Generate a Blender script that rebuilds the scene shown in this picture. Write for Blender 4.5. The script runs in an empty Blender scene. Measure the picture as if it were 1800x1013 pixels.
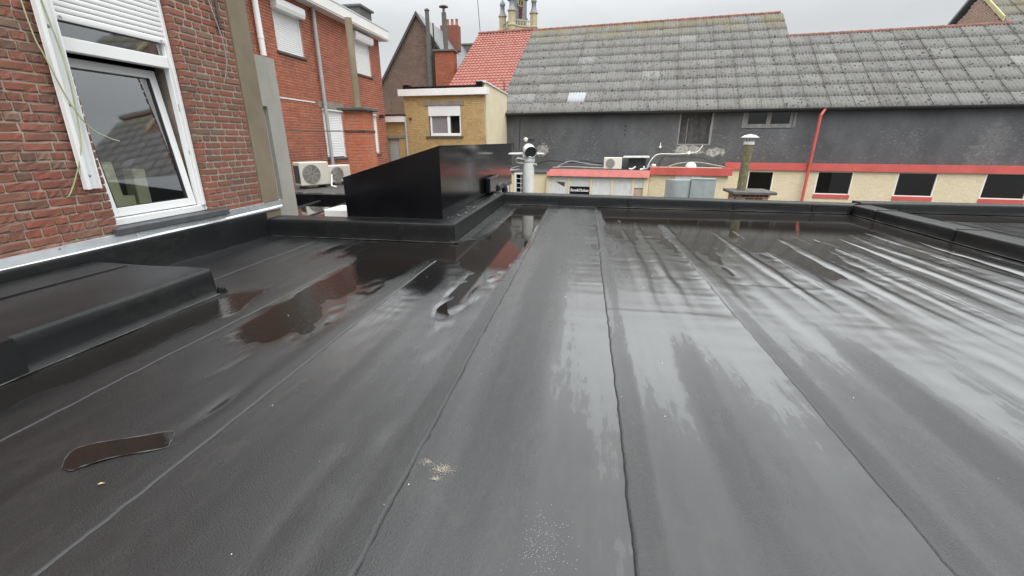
import bpy, math, random
import numpy as np
from mathutils import Matrix, Vector
R = math.radians
rng = random.Random(7)
sc = bpy.context.scene
col = bpy.context.collection

# ---------------------------------------------------------------- camera
cam_d = bpy.data.cameras.new('camera'); cam = bpy.data.objects.new('camera', cam_d); col.objects.link(cam)
cam_d.sensor_width = 36; cam_d.lens = 15.06; cam_d.clip_start = 0.05; cam_d.clip_end = 900
cam.location = (0, 0, 1.3); cam.rotation_euler = (R(90 - 18.9), 0, R(9.35))
sc.camera = cam

# ---------------------------------------------------------------- sky and light
SUN_EL, SUN_AZ = 58, 150          # elevation, compass angle from +Y clockwise (behind, to the right)
w = bpy.data.worlds.new('World'); sc.world = w; w.use_nodes = True
nt = w.node_tree; nt.nodes.clear()
def N_(t, **k):
    n = nt.nodes.new(t)
    for a, b in k.items(): setattr(n, a, b)
    return n
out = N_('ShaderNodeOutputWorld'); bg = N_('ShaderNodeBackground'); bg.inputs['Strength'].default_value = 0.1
sky = N_('ShaderNodeTexSky', sky_type='NISHITA', sun_disc=False)
sky.sun_elevation = R(SUN_EL); sky.sun_rotation = R(SUN_AZ); sky.air_density = 1.0; sky.dust_density = 3.0
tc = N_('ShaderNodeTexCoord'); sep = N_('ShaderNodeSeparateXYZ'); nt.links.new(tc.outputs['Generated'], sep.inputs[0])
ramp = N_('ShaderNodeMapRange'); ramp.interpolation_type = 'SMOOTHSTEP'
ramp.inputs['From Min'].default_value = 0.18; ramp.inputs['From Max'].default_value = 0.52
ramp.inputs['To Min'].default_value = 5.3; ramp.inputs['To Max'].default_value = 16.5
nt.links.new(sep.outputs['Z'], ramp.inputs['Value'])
mp = N_('ShaderNodeMapping'); mp.inputs['Scale'].default_value = (2.2, 2.2, 5.5); nt.links.new(tc.outputs['Generated'], mp.inputs[0])
cn = N_('ShaderNodeTexNoise'); cn.inputs['Scale'].default_value = 1.3; cn.inputs['Detail'].default_value = 5; cn.inputs['Roughness'].default_value = .5
nt.links.new(mp.outputs[0], cn.inputs['Vector'])
cr = N_('ShaderNodeMapRange'); cr.inputs['From Min'].default_value = .3; cr.inputs['From Max'].default_value = .7
cr.inputs['To Min'].default_value = .90; cr.inputs['To Max'].default_value = 1.06
nt.links.new(cn.outputs['Fac'], cr.inputs['Value'])
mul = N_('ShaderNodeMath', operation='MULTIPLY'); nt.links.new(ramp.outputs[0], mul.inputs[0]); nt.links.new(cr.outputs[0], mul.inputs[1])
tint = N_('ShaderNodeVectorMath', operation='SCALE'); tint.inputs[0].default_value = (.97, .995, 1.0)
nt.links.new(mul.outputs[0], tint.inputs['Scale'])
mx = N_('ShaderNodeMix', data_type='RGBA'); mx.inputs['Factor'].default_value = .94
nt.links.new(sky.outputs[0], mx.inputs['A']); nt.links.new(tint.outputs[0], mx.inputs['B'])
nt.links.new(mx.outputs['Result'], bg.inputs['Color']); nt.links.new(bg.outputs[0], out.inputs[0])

sun_d = bpy.data.lights.new('sun', 'SUN'); sun_d.energy = 1.5; sun_d.angle = R(40); sun_d.color = (1, .97, .93)
sun = bpy.data.objects.new('sun', sun_d); col.objects.link(sun); sun.location = (4, -6, 20)
sun.rotation_euler = (R(90 - SUN_EL), 0, R(180 - SUN_AZ))

sc.view_settings.view_transform = 'Standard'; sc.view_settings.look = 'None'
sc.view_settings.exposure = 0.5; sc.view_settings.gamma = 1.0; sc.view_settings.use_curve_mapping = False
sc.cycles.use_denoising = True
sc.cycles.max_bounces = 8; sc.cycles.transparent_max_bounces = 12
sc.cycles.sample_clamp_indirect = 6

# ---------------------------------------------------------------- helpers
def wm(o):
    m = Matrix.Identity(4)
    while o is not None:
        m = o.matrix_basis @ m; o = o.parent
    return m
def tag(o, label=None, cat=None, group=None, kind=None):
    if label: o['label'] = label
    if cat: o['category'] = cat
    if group: o['group'] = group
    if kind: o['kind'] = kind
    return o
def thing(name, label, cat, loc, rz=0, group=None):
    o = bpy.data.objects.new(name, None); col.objects.link(o)
    o.empty_display_size = .1; o.location = loc; o.rotation_euler = (0, 0, rz)
    o.matrix_basis = Matrix.Translation(Vector(loc)) @ Matrix.Rotation(rz, 4, 'Z')
    return tag(o, label, cat, group)

class MB:
    """collects faces in world coordinates; build() links them as one mesh object"""
    def __init__(s): s.v = []; s.f = []; s.r = []; s.sm = []
    def add(s, vs, fs, rnd=0., smooth=False):
        b = len(s.v); s.v += [tuple(map(float, p)) for p in vs]
        for f in fs: s.f.append([b + i for i in f]); s.r.append(rnd); s.sm.append(smooth)
        return s
    def hexa(s, p, rnd=0.):     # p: 4 bottom, 4 top (ccw seen from above)
        return s.add(p, [(3,2,1,0),(4,5,6,7),(0,1,5,4),(1,2,6,5),(2,3,7,6),(3,0,4,7)], rnd)
    def box(s, a, b, rnd=0., M=None, bev=0.):
        (x0,y0,z0),(x1,y1,z1) = a, b
        x0,x1 = min(x0,x1),max(x0,x1); y0,y1 = min(y0,y1),max(y0,y1); z0,z1 = min(z0,z1),max(z0,z1)
        if bev > 0:
            e = min(bev, (x1-x0)/2.2, (y1-y0)/2.2, (z1-z0)/2.2)
            pts = []
            for ax in range(3):
                for sx in (0,1):
                    for sy in (0,1):
                        for sz in (0,1):
                            q = [x1 if sx else x0, y1 if sy else y0, z1 if sz else z0]
                            ins = [-e if sx else e, -e if sy else e, -e if sz else e]
                            for k in range(3):
                                if k != ax: q[k] += ins[k]
                            pts.append(q)
            def ix(ax, sx, sy, sz): return ax*8 + sx*4 + sy*2 + sz
            F = []
            for ax in range(3):
                for sgn in (0,1):
                    c = []
                    for (u, v_) in ((0,0),(1,0),(1,1),(0,1)):
                        t = [0,0,0]; t[ax] = sgn; o_ = [k for k in range(3) if k != ax]; t[o_[0]] = u; t[o_[1]] = v_
                        c.append(ix(ax, *t))
                    flip = (sgn == 0) ^ (ax == 1)
                    F.append(c[::-1] if flip else c)
            for ax in range(3):
                o_ = [k for k in range(3) if k != ax]
                for u in (0,1):
                    for v_ in (0,1):
                        t0=[0,0,0]; t1=[0,0,0]; t0[o_[0]]=t1[o_[0]]=u; t0[o_[1]]=t1[o_[1]]=v_; t1[ax]=1
                        F.append([ix(o_[0],*t0), ix(o_[0],*t1), ix(o_[1],*t1), ix(o_[1],*t0)])
            for sx in (0,1):
                for sy in (0,1):
                    for sz in (0,1): F.append([ix(0,sx,sy,sz), ix(1,sx,sy,sz), ix(2,sx,sy,sz)])
            if M: pts = [M @ Vector(q) for q in pts]
            return s.add(pts, F, rnd)
        p = [(x0,y0,z0),(x1,y0,z0),(x1,y1,z0),(x0,y1,z0),(x0,y0,z1),(x1,y0,z1),(x1,y1,z1),(x0,y1,z1)]
        if M: p = [M @ Vector(q) for q in p]
        return s.hexa(p, rnd)
    def prism(s, poly, d, rnd=0.):     # poly: 3D ring, d: extrusion vector
        n = len(poly); d = Vector(d); p = [Vector(q) for q in poly]
        vs = p + [q + d for q in p]
        return s.add(vs, [list(range(n))[::-1], list(range(n, 2*n))] + [(i,(i+1)%n,n+(i+1)%n,n+i) for i in range(n)], rnd)
    def tube(s, path, r, n=8, caps=True, rnd=0., smooth=True):
        path = [Vector(p) for p in path]; rs = r if isinstance(r, (list, tuple)) else [r]*len(path)
        rings = []; up = None
        for i, p in enumerate(path):
            t = (path[min(i+1,len(path)-1)] - path[max(i-1,0)]).normalized()
            if up is None: up = Vector((0,0,1)) if abs(t.z) < .9 else Vector((1,0,0))
            a = t.cross(up); 
            if a.length < 1e-4: a = t.cross(Vector((0,1,0)))
            a.normalize(); b = a.cross(t).normalized(); up = b
            rings.append([p + a*math.cos(k*2*math.pi/n)*rs[i] + b*math.sin(k*2*math.pi/n)*rs[i] for k in range(n)])
        vs = [q for g in rings for q in g]
        fs = [(i*n+k, i*n+(k+1)%n, (i+1)*n+(k+1)%n, (i+1)*n+k) for i in range(len(path)-1) for k in range(n)]
        s.add(vs, fs, rnd, smooth)
        if caps:
            s.add(rings[0], [list(range(n))[::-1]], rnd); s.add(rings[-1], [list(range(n))], rnd)
        return s
    def lathe(s, c, prof, n=16, rnd=0., smooth=True, axis=None):
        c = Vector(c); M = Matrix.Identity(3)
        if axis is not None: M = Vector((0,0,1)).rotation_difference(Vector(axis)).to_matrix()
        vs = [c + M @ Vector((r_*math.cos(k*2*math.pi/n), r_*math.sin(k*2*math.pi/n), z_)) for r_, z_ in prof for k in range(n)]
        m = len(prof)
        fs = [(i*n+k, i*n+(k+1)%n, (i+1)*n+(k+1)%n, (i+1)*n+k) for i in range(m-1) for k in range(n)]
        s.add(vs, fs, rnd, smooth)
        return s.add(vs[:n], [list(range(n))[::-1]], rnd).add(vs[-n:], [list(range(n))], rnd)
    def build(s, name, mat, parent=None, kind=None):
        me = bpy.data.meshes.new(name); v = s.v
        if parent is not None:
            mi = wm(parent).inverted(); v = [mi @ Vector(p) for p in v]
        me.from_pydata([tuple(p) for p in v], [], s.f); me.update()
        me.polygons.foreach_set('use_smooth', s.sm)
        if any(s.r):
            a = me.attributes.new('rnd', 'FLOAT', 'FACE'); a.data.foreach_set('value', s.r)
        o = bpy.data.objects.new(name, me); col.objects.link(o); me.materials.append(M[mat])
        if parent is not None: o.parent = parent
        if kind: o['kind'] = kind
        return o

def curve_pts(ctrl, n=8):      # catmull-rom
    P = [Vector(p) for p in ctrl]; P = [P[0]*2-P[1]] + P + [P[-1]*2-P[-2]]; o = []
    for i in range(1, len(P)-2):
        for k in range(n):
            t = k/n; a,b,c,d = P[i-1:i+3]
            o.append(.5*((2*b)+(c-a)*t+(2*a-5*b+4*c-d)*t*t+(3*b-a-3*c+d)*t**3))
    return o + [P[-2]]

# ---- value noise for shaping the membrane
def _hash(ix, iy, s):
    h = (ix.astype(np.int64)*374761393 + iy.astype(np.int64)*668265263 + s*974711) & 0x7fffffff
    h = ((h ^ (h >> 13))*1274126177) & 0x7fffffff
    return ((h ^ (h >> 16)) & 0xffff)/32767.5 - 1
def vn(x, y, s=0):
    x, y = np.broadcast_arrays(np.asarray(x, float), np.asarray(y, float))
    ix, iy = np.floor(x), np.floor(y); fx, fy = x-ix, y-iy
    fx = fx*fx*(3-2*fx); fy = fy*fy*(3-2*fy)
    a,b,c,d = _hash(ix,iy,s), _hash(ix+1,iy,s), _hash(ix,iy+1,s), _hash(ix+1,iy+1,s)
    return (a*(1-fx)+b*fx)*(1-fy) + (c*(1-fx)+d*fx)*fy

# ---------------------------------------------------------------- materials
M = {}
class NB:
    def __init__(s, name):
        s.m = bpy.data.materials.new(name); s.m.use_nodes = True; s.t = s.m.node_tree; s.t.nodes.clear()
        s.o = s.n('ShaderNodeOutputMaterial'); s.b = s.n('ShaderNodeBsdfPrincipled'); s.l(s.b.outputs[0], s.o.inputs[0])
        s.pos = s.n('ShaderNodeNewGeometry').outputs['Position']; M[name] = s.m
    def n(s, t, **k):
        x = s.t.nodes.new(t)
        for a, b in k.items(): setattr(x, a, b)
        return x
    def l(s, a, b): s.t.links.new(a, b)
    def noise(s, scale, detail=4, rough=.55, stretch=None, vec=None):
        v = vec or s.pos
        if stretch:
            m = s.n('ShaderNodeMapping'); m.inputs['Scale'].default_value = stretch; s.l(v, m.inputs[0]); v = m.outputs[0]
        x = s.n('ShaderNodeTexNoise'); x.inputs['Scale'].default_value = scale; x.inputs['Detail'].default_value = detail
        x.inputs['Roughness'].default_value = rough; s.l(v, x.inputs['Vector']); return x.outputs['Fac']
    def rng(s, v, a, b, c=0., d=1., smooth=False):
        x = s.n('ShaderNodeMapRange')
        if smooth: x.interpolation_type = 'SMOOTHSTEP'
        for k, q in zip(('From Min','From Max','To Min','To Max'), (a,b,c,d)): x.inputs[k].default_value = q
        s.l(v, x.inputs['Value']); return x.outputs[0]
    def math(s, op, a, b=None):
        x = s.n('ShaderNodeMath', operation=op)
        for i, q in enumerate((a, b)):
            if q is None: continue
            if isinstance(q, (int, float)): x.inputs[i].default_value = q
            else: s.l(q, x.inputs[i])
        return x.outputs[0]
    def mix(s, f, a, b, mode='MIX'):
        x = s.n('ShaderNodeMix', data_type='RGBA', blend_type=mode)
        for k, q in (('Factor', f), ('A', a), ('B', b)):
            if isinstance(q, (int, float)): x.inputs[k].default_value = q
            elif isinstance(q, (tuple, list)): x.inputs[k].default_value = (*q, 1)
            else: s.l(q, x.inputs[k])
        return x.outputs['Result']
    def ramp(s, v, stops, const=False):
        x = s.n('ShaderNodeValToRGB'); e = x.color_ramp.elements
        if const: x.color_ramp.interpolation = 'CONSTANT'
        while len(e) < len(stops): e.new(.5)
        for i, (p, c) in enumerate(stops): e[i].position = p; e[i].color = (*c, 1)
        s.l(v, x.inputs[0]); return x.outputs[0]
    def bump(s, h, strength=.3, dist=.01, prev=None):
        x = s.n('ShaderNodeBump'); x.inputs['Strength'].default_value = strength; x.inputs['Distance'].default_value = dist
        s.l(h, x.inputs['Height'])
        if prev is not None: s.l(prev, x.inputs['Normal'])
        return x.outputs[0]
    def rnd(s):
        a = s.n('ShaderNodeAttribute', attribute_name='rnd'); o = s.n('ShaderNodeObjectInfo')
        return s.math('FRACT', s.math('ADD', a.outputs['Fac'], o.outputs['Random']))
    def set(s, **k):
        for a, q in k.items():
            i = s.b.inputs[{'base':'Base Color','rough':'Roughness','metal':'Metallic','spec':'Specular IOR Level','normal':'Normal','alpha':'Alpha','ior':'IOR','emit':'Emission Color','emits':'Emission Strength','coat':'Coat Weight','coatr':'Coat Roughness'}[a]]
            if isinstance(q, (int, float)): i.default_value = q
            elif isinstance(q, (tuple, list)): i.default_value = (*q, 1)
            else: s.l(q, i)
        return s

def plain(name, c, rough=.6, var=.18, scale=3, bump=.15, bscale=40, metal=0, spec=.5, dirt=.0, dcol=(.1,.09,.08), stretch=None, bdist=.005):
    b = NB(name); n = b.noise(scale, stretch=stretch)
    lo = tuple(q*(1-var) for q in c); hi = tuple(min(1, q*(1+var)) for q in c)
    k = b.mix(b.rng(n, .3, .7), lo, hi)
    if dirt:
        d = b.noise(scale*2.3, 6, .65); k = b.mix(b.math('MULTIPLY', b.rng(d, .48, .72), dirt), k, dcol)
    r = b.rng(b.noise(scale*3, 3), .3, .7, rough*.8, min(1, rough*1.2))
    b.set(base=k, rough=r, metal=metal, spec=spec)
    if bump: b.set(normal=b.bump(b.noise(bscale, 5), bump, bdist))
    return b

def brickmat(name, stops, rough=.85, dirt=(.1,.085,.075), damt=.5, dscale=1.2, bump=.5, bscale=70):
    b = NB(name); k = b.ramp(b.rnd(), stops, const=False)
    k = b.mix(b.rng(b.noise(22, 5, .7), .35, .75, 0, .45), k, tuple(q*.62 for q in stops[0][1]))
    k = b.mix(b.math('MULTIPLY', b.rng(b.noise(dscale, 5, .6), .42, .66), damt), k, dirt)
    k = b.mix(b.rng(b.noise(55, 3, .6), .66, .76, 0, .5), k, (.42,.36,.30))
    b.set(base=k, rough=rough, spec=.3, normal=b.bump(b.noise(bscale, 6, .65), bump, .006)); return b

brickmat('old_brick', [(0,(.265,.088,.058)),(.2,(.32,.125,.088)),(.42,(.20,.10,.072)),(.6,(.285,.098,.068)),(.78,(.15,.092,.070)),(.9,(.25,.17,.125)),(1,(.245,.092,.062))], dirt=(.17,.12,.092), damt=.42, dscale=1.0, bump=1.0, bscale=60)
brickmat('red_brick', [(0,(.36,.10,.055)),(.5,(.45,.14,.075)),(.85,(.31,.095,.058)),(1,(.40,.12,.066))], dirt=(.16,.06,.045), damt=.45, dscale=.9, bump=.3)
brickmat('chimney_brick', [(0,(.50,.15,.08)),(1,(.56,.19,.10))], dirt=(.5,.36,.3), damt=.25, dscale=2.5, bump=.3)
brickmat('sooty_brick', [(0,(.20,.07,.05)),(1,(.26,.09,.065))], bump=.3)
brickmat('yellow_brick', [(0,(.50,.35,.165)),(.5,(.58,.42,.21)),(1,(.43,.29,.135))], dirt=(.36,.24,.11), damt=.35, bump=.3)
brickmat('dark_gable_brick', [(0,(.16,.105,.08)),(.5,(.21,.14,.11)),(1,(.13,.088,.07))], dirt=(.10,.075,.06), damt=.5, bump=.3)
brickmat('cream_brick', [(0,(.70,.61,.43)),(.5,(.74,.65,.47)),(1,(.66,.57,.40))], dirt=(.55,.47,.33), damt=.3, bump=.25)
plain('old_mortar', (.40,.335,.275), .95, .25, 5, .6, 60, dirt=.3, dcol=(.26,.21,.17))
plain('pale_mortar', (.50,.33,.26), .95, .2, 4, .4, 60)
plain('yellow_mortar', (.42,.28,.12), .95, .2, 4, .3, 60)
plain('dark_mortar', (.19,.15,.125), .95, .2, 4, .3, 60)
plain('cream_paint', (.68,.60,.42), .8, .06, 1.5, .15, 30, dirt=.15, dcol=(.5,.43,.3))
plain('cement', (.20,.165,.115), .9, .14, 2.0, .35, 50, dirt=.35, dcol=(.13,.11,.085))
plain('render_grey', (.34,.33,.295), .85, .1, 2.0, .12, 40, dirt=.3, dcol=(.24,.23,.2), stretch=(1,1,.4))
plain('concrete', (.24,.22,.19), .9, .15, 4, .3, 50, dirt=.3)
plain('dark_concrete', (.10,.098,.092), .85, .2, 6, .3, 50)
plain('tan_pipe', (.25,.205,.14), .8, .15, 4, .2, 40, dirt=.4, dcol=(.12,.11,.07), stretch=(1,1,.25))
plain('white_plastic', (.82,.83,.83), .35, .03, 2, .0, dirt=.06, dcol=(.6,.58,.54))
plain('white_paint', (.78,.77,.75), .5, .05, 2, .05, 20, dirt=.15, dcol=(.55,.52,.48))
plain('dirty_white', (.66,.67,.65), .5, .08, 3, .08, 30, dirt=.45, dcol=(.40,.43,.43))
plain('soffit_grey', (.45,.45,.44), .6, .05, 2, 0)
plain('grey_plastic', (.38,.39,.39), .4, .08, 3, .03, 20)
plain('bluestone', (.075,.08,.088), .55, .2, 8, .15, 60)
plain('zinc', (.74,.77,.80), .34, .08, 5, .12, 7, metal=.75, dirt=.35, dcol=(.50,.54,.57), stretch=(1,.6,2), bdist=.01)
plain('galvanised', (.40,.46,.46), .45, .1, 3, .05, 20, metal=.5, dirt=.3, dcol=(.25,.30,.30), stretch=(1,1,.3))
plain('black_metal', (.005,.0052,.0065), .15, .2, 1.2, .04, 2.5, spec=.3, dirt=.25, dcol=(.016,.016,.018), bdist=.02)
plain('dark_metal', (.03,.032,.034), .4, .2, 4, .1, 30)
plain('rust_metal', (.09,.055,.04), .7, .3, 8, .3, 60)
plain('red_paint', (.50,.092,.078), .5, .12, 2.0, .08, 25, dirt=.3, dcol=(.5,.16,.13))
plain('pink_paint', (.52,.15,.13), .5, .12, 2.5, .08, 25, dirt=.35, dcol=(.62,.30,.27))
plain('slate', (.10,.115,.13), .5, .2, 5, .15, 40)
plain('slate_roof', (.17,.18,.19), .5, .12, 3, .15, 20, dirt=.3, dcol=(.11,.11,.11), stretch=(3,1,1))
plain('bargeboard', (.055,.05,.05), .7, .2, 5, .1)
plain('yellow_board', (.50,.43,.22), .7, .15, 5, .1)
plain('old_wood', (.23,.225,.22), .85, .25, 5, .4, 40, dirt=.4, dcol=(.12,.12,.12), stretch=(1,1,.2))
plain('beige_cloth', (.5,.38,.30), .9, .1)
plain('hatch_wood', (.05,.05,.05), .8, .3, 3, .3, 30, dirt=.5, dcol=(.13,.128,.122), stretch=(1.5,1.5,.5))
plain('mossy_pipe', (.17,.15,.085), .95, .35, 14, .9, 60, dirt=.7, dcol=(.055,.05,.025))
plain('stone', (.42,.36,.23), .9, .12, .5, .2, 3, dirt=.5, dcol=(.27,.24,.19), bdist=.05)
plain('tower_slate', (.20,.21,.235), .6, .12, .8, .1, 4, dirt=.2, dcol=(.3,.3,.3), stretch=(3,3,.6))
plain('gold', (.60,.48,.20), .35, .1, 5, 0, metal=.6)
plain('louver_red', (.22,.05,.06), .6, .1, 3, 0)
plain('insulation', (.88,.90,.62), .7, .06, 4, .1, 40)
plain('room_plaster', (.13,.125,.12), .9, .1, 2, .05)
plain('green_cable', (.34,.38,.20), .45, .25, 6, 0)
plain('grey_cable', (.28,.27,.25), .5, .25, 6, 0)
plain('black_cable', (.018,.018,.018), .5, .2, 6, 0)
plain('ac_casing', (.70,.68,.60), .45, .04, 3, .03, 20, dirt=.15, dcol=(.5,.48,.42))
plain('ac_fin', (.045,.055,.07), .6, .2, 20, .1)
plain('ac_shadow', (.14,.138,.13), .6, .1)
plain('ac_grille', (.42,.41,.37), .5, .05, 3, 0)
plain('paving', (.10,.098,.092), .9, .25, 1.5, .3, 20)
plain('roof_gravel', (.085,.085,.085), .6, .25, 4, .4, 60)
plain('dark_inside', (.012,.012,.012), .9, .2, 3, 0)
plain('white_felt', (.86,.86,.84), .7, .05, 3, .05)
plain('grain', (.38,.34,.29), .9, .3, 60, 0)
plain('leaf', (.38,.33,.12), .7, .3, 20, 0)
plain('wet_edge', (.10,.10,.10), .3, .5, 40, .3, 120)
plain('bitumen_bead', (.012,.012,.012), .45, .3, 30, .3, 120)
plain('sign_black', (.008,.008,.009), .3, .1, 3, 0)
plain('sign_white', (.85,.85,.85), .5, .02, 3, 0)

# window glass: reflects by angle, lets the rest through
def glass(name, tint, boost, rough=.01):
    b = NB(name); b.t.nodes.remove(b.b)
    g = b.n('ShaderNodeBsdfGlossy'); g.inputs['Roughness'].default_value = rough
    t = b.n('ShaderNodeBsdfTransparent'); t.inputs[0].default_value = (*tint, 1)
    fr = b.n('ShaderNodeFresnel'); fr.inputs['IOR'].default_value = 1.52
    x = b.n('ShaderNodeMixShader'); b.l(b.math('MINIMUM', b.math('MULTIPLY', fr.outputs[0], boost), 1.0), x.inputs[0])
    b.l(t.outputs[0], x.inputs[1]); b.l(g.outputs[0], x.inputs[2]); b.l(x.outputs[0], b.o.inputs[0])
    g.inputs['Color'].default_value = (.95,.97,1,1)
    b.l(b.bump(b.noise(1.3, 2), .03, .02), g.inputs['Normal'])
glass('window_glass', (.97,.98,.97), 7.0, .03)
glass('annex_glass', (.5,.52,.5), 1.2)
glass('canopy_glass', (.35,.36,.36), 2.0, .04)
NB('dark_glass').set(base=(.006,.007,.008), rough=.06, spec=.5)

# torch-on membrane, wet: the film follows the 'wet' attribute (how low and flooded the sheet lies)
def membrane(name, use_attr=True, base=.011):
    b = NB(name)
    if use_attr: wet = b.n('ShaderNodeAttribute', attribute_name='wet').outputs['Fac']
    else: wet = b.rng(b.noise(1.1, 4), .35, .7, .1, .45)
    st = b.noise(1.0, 6, .62, stretch=(9, .40, 1)); fi = b.noise(14, 6, .65, stretch=(1.5, .35, 1))
    w1 = b.math('ADD', wet, b.rng(st, .3, .7, -.13, .13)); w2 = b.math('ADD', w1, b.rng(fi, .3, .7, -.09, .09))
    w3 = b.rng(w2, .08, .88, 0, 1)
    fm = b.rng(b.math('ADD', w2, b.rng(b.noise(30, 5, .7, stretch=(1,.5,1)), .3, .7, -.06, .06)), .63, .70, 0, 1, True)
    rough = b.math('SUBTRACT', b.rng(w3, 0, 1, .33, .18), b.math('MULTIPLY', fm, .12))
    g = b.noise(1.0, 3, .6, stretch=(2.5, .7, 1))
    c = b.mix(b.rng(g, .3, .7), (base*.74, base*.80, base*.88), (base*1.2, base*1.3, base*1.42))
    c = b.mix(b.math('MULTIPLY', b.rng(b.noise(.9, 4), .5, .7), .35), c, (base*1.4, base*1.3, base*1.2))
    tn = b.noise(1.4, 5, .6, stretch=(1.6,.6,1)); td = b.math('ABSOLUTE', b.math('SUBTRACT', tn, .5))
    c = b.mix(b.math('MULTIPLY', b.rng(td, .0, .018, 1, 0), .14), c, (.06,.055,.048))
    sp = b.rng(b.noise(160, 2, .5), .70, .78, 0, .35)
    c = b.mix(sp, c, (.10,.10,.10))
    bh = b.math('MULTIPLY', b.rng(wet, .15, .75, 1.0, .16), b.noise(150, 3, .75))
    nrm = b.bump(bh, .7, .0045)
    b.l(nrm, b.b.inputs['Coat Normal'])
    nrm = b.bump(b.noise(48, 4, .6, stretch=(1.5,.5,1)), .16, .003, nrm)
    nrm = b.bump(b.noise(7, 3, .5, stretch=(1,.6,1)), .16, .012, nrm)
    if not use_attr:
        b.set(base=c, rough=.36, ior=1.45, spec=.5, normal=nrm); return
    b.set(base=c, rough=rough, ior=1.5, spec=.5, normal=nrm)
    b.set(coat=b.math('ADD', b.rng(w3, 0, 1, .40, .75), b.math('MULTIPLY', fm, .25)), coatr=b.rng(fm, 0, 1, .20, .05)); b.b.inputs['Coat IOR'].default_value = 1.75
membrane('membrane')
membrane('upstand_membrane', False, .009)
membrane('platform_membrane', False, .020)
b = NB('rippled_water'); b.set(base=(.012,.0105,.0095), rough=.02, ior=1.36, spec=.6, normal=b.bump(b.noise(17, 4, .6, stretch=(1.3,.7,1)), .30, .010))
b = NB('water'); b.set(base=(.016,.0135,.012), rough=.015, ior=1.36, spec=.6, normal=b.bump(b.noise(38, 3, .6), .05, .004))

# barn sheets, walls
def sheetmat(name, c, moss):
    b = NB(name); r = b.rnd()
    k = b.mix(r, tuple(q*.88 for q in c), tuple(q*1.08 for q in c))
    k = b.mix(b.rng(b.noise(1.6, 5, .6), .4, .7, 0, .5), k, tuple(q*.7 for q in c))
    k = b.mix(b.rng(b.noise(9, 5, .7), .56, .68, 0, .5), k, (.10,.095,.085))
    k = b.mix(b.rng(b.noise(1.0, 5, .65, stretch=(2.6,.3,.3)), .52, .70, 0, .55), k, (.085,.078,.068))
    k = b.mix(b.rng(b.noise(7.5, 1.5, .4), .635, .67, 0, .9), k, (.03,.03,.028))
    k = b.mix(b.rng(b.noise(6, 3, .5, stretch=(1.3,1,1)), .70, .76, 0, .7), k, (.42,.42,.40))
    sp = b.n('ShaderNodeSeparateXYZ'); b.l(b.pos, sp.inputs[0])
    mz = b.math('MULTIPLY', b.rng(sp.outputs['Z'], 6.6, 7.6), b.rng(b.noise(.8, 4), .40, .62, 0, .8))
    k = b.mix(mz, k, (.17,.145,.06))
    b.set(base=k, rough=.8, spec=.3, normal=b.bump(b.noise(45, 5, .7), .4, .008))
sheetmat('fibre_sheet', (.175,.172,.163), 1)
sheetmat('pale_sheet', (.235,.235,.225), 0)
plain('white_sheet', (.33,.35,.37), .5, .05, 4, .05)
b = NB('pantile'); k = b.ramp(b.rnd(), [(0,(.29,.085,.065)),(.5,(.34,.12,.095)),(1,(.31,.12,.095))])
k = b.mix(b.rng(b.noise(3, 5, .6), .45, .7, 0, .5), k, (.31,.15,.12)); b.set(base=k, rough=.7, normal=b.bump(b.noise(40, 4), .2, .005))
brickmat('pale_gable', [(0,(.46,.31,.25)),(1,(.54,.38,.31))], dirt=(.3,.2,.16), damt=.3, bump=.3)
NB('grey_pane').set(base=(.22,.215,.22), rough=.12)
plain('ridge_tile', (.20,.075,.055), .85, .35, 3, .3, 30, dirt=.5, dcol=(.09,.07,.055))
plain('ridge_red', (.19,.085,.065), .85, .25, 3, .3, 30)

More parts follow.
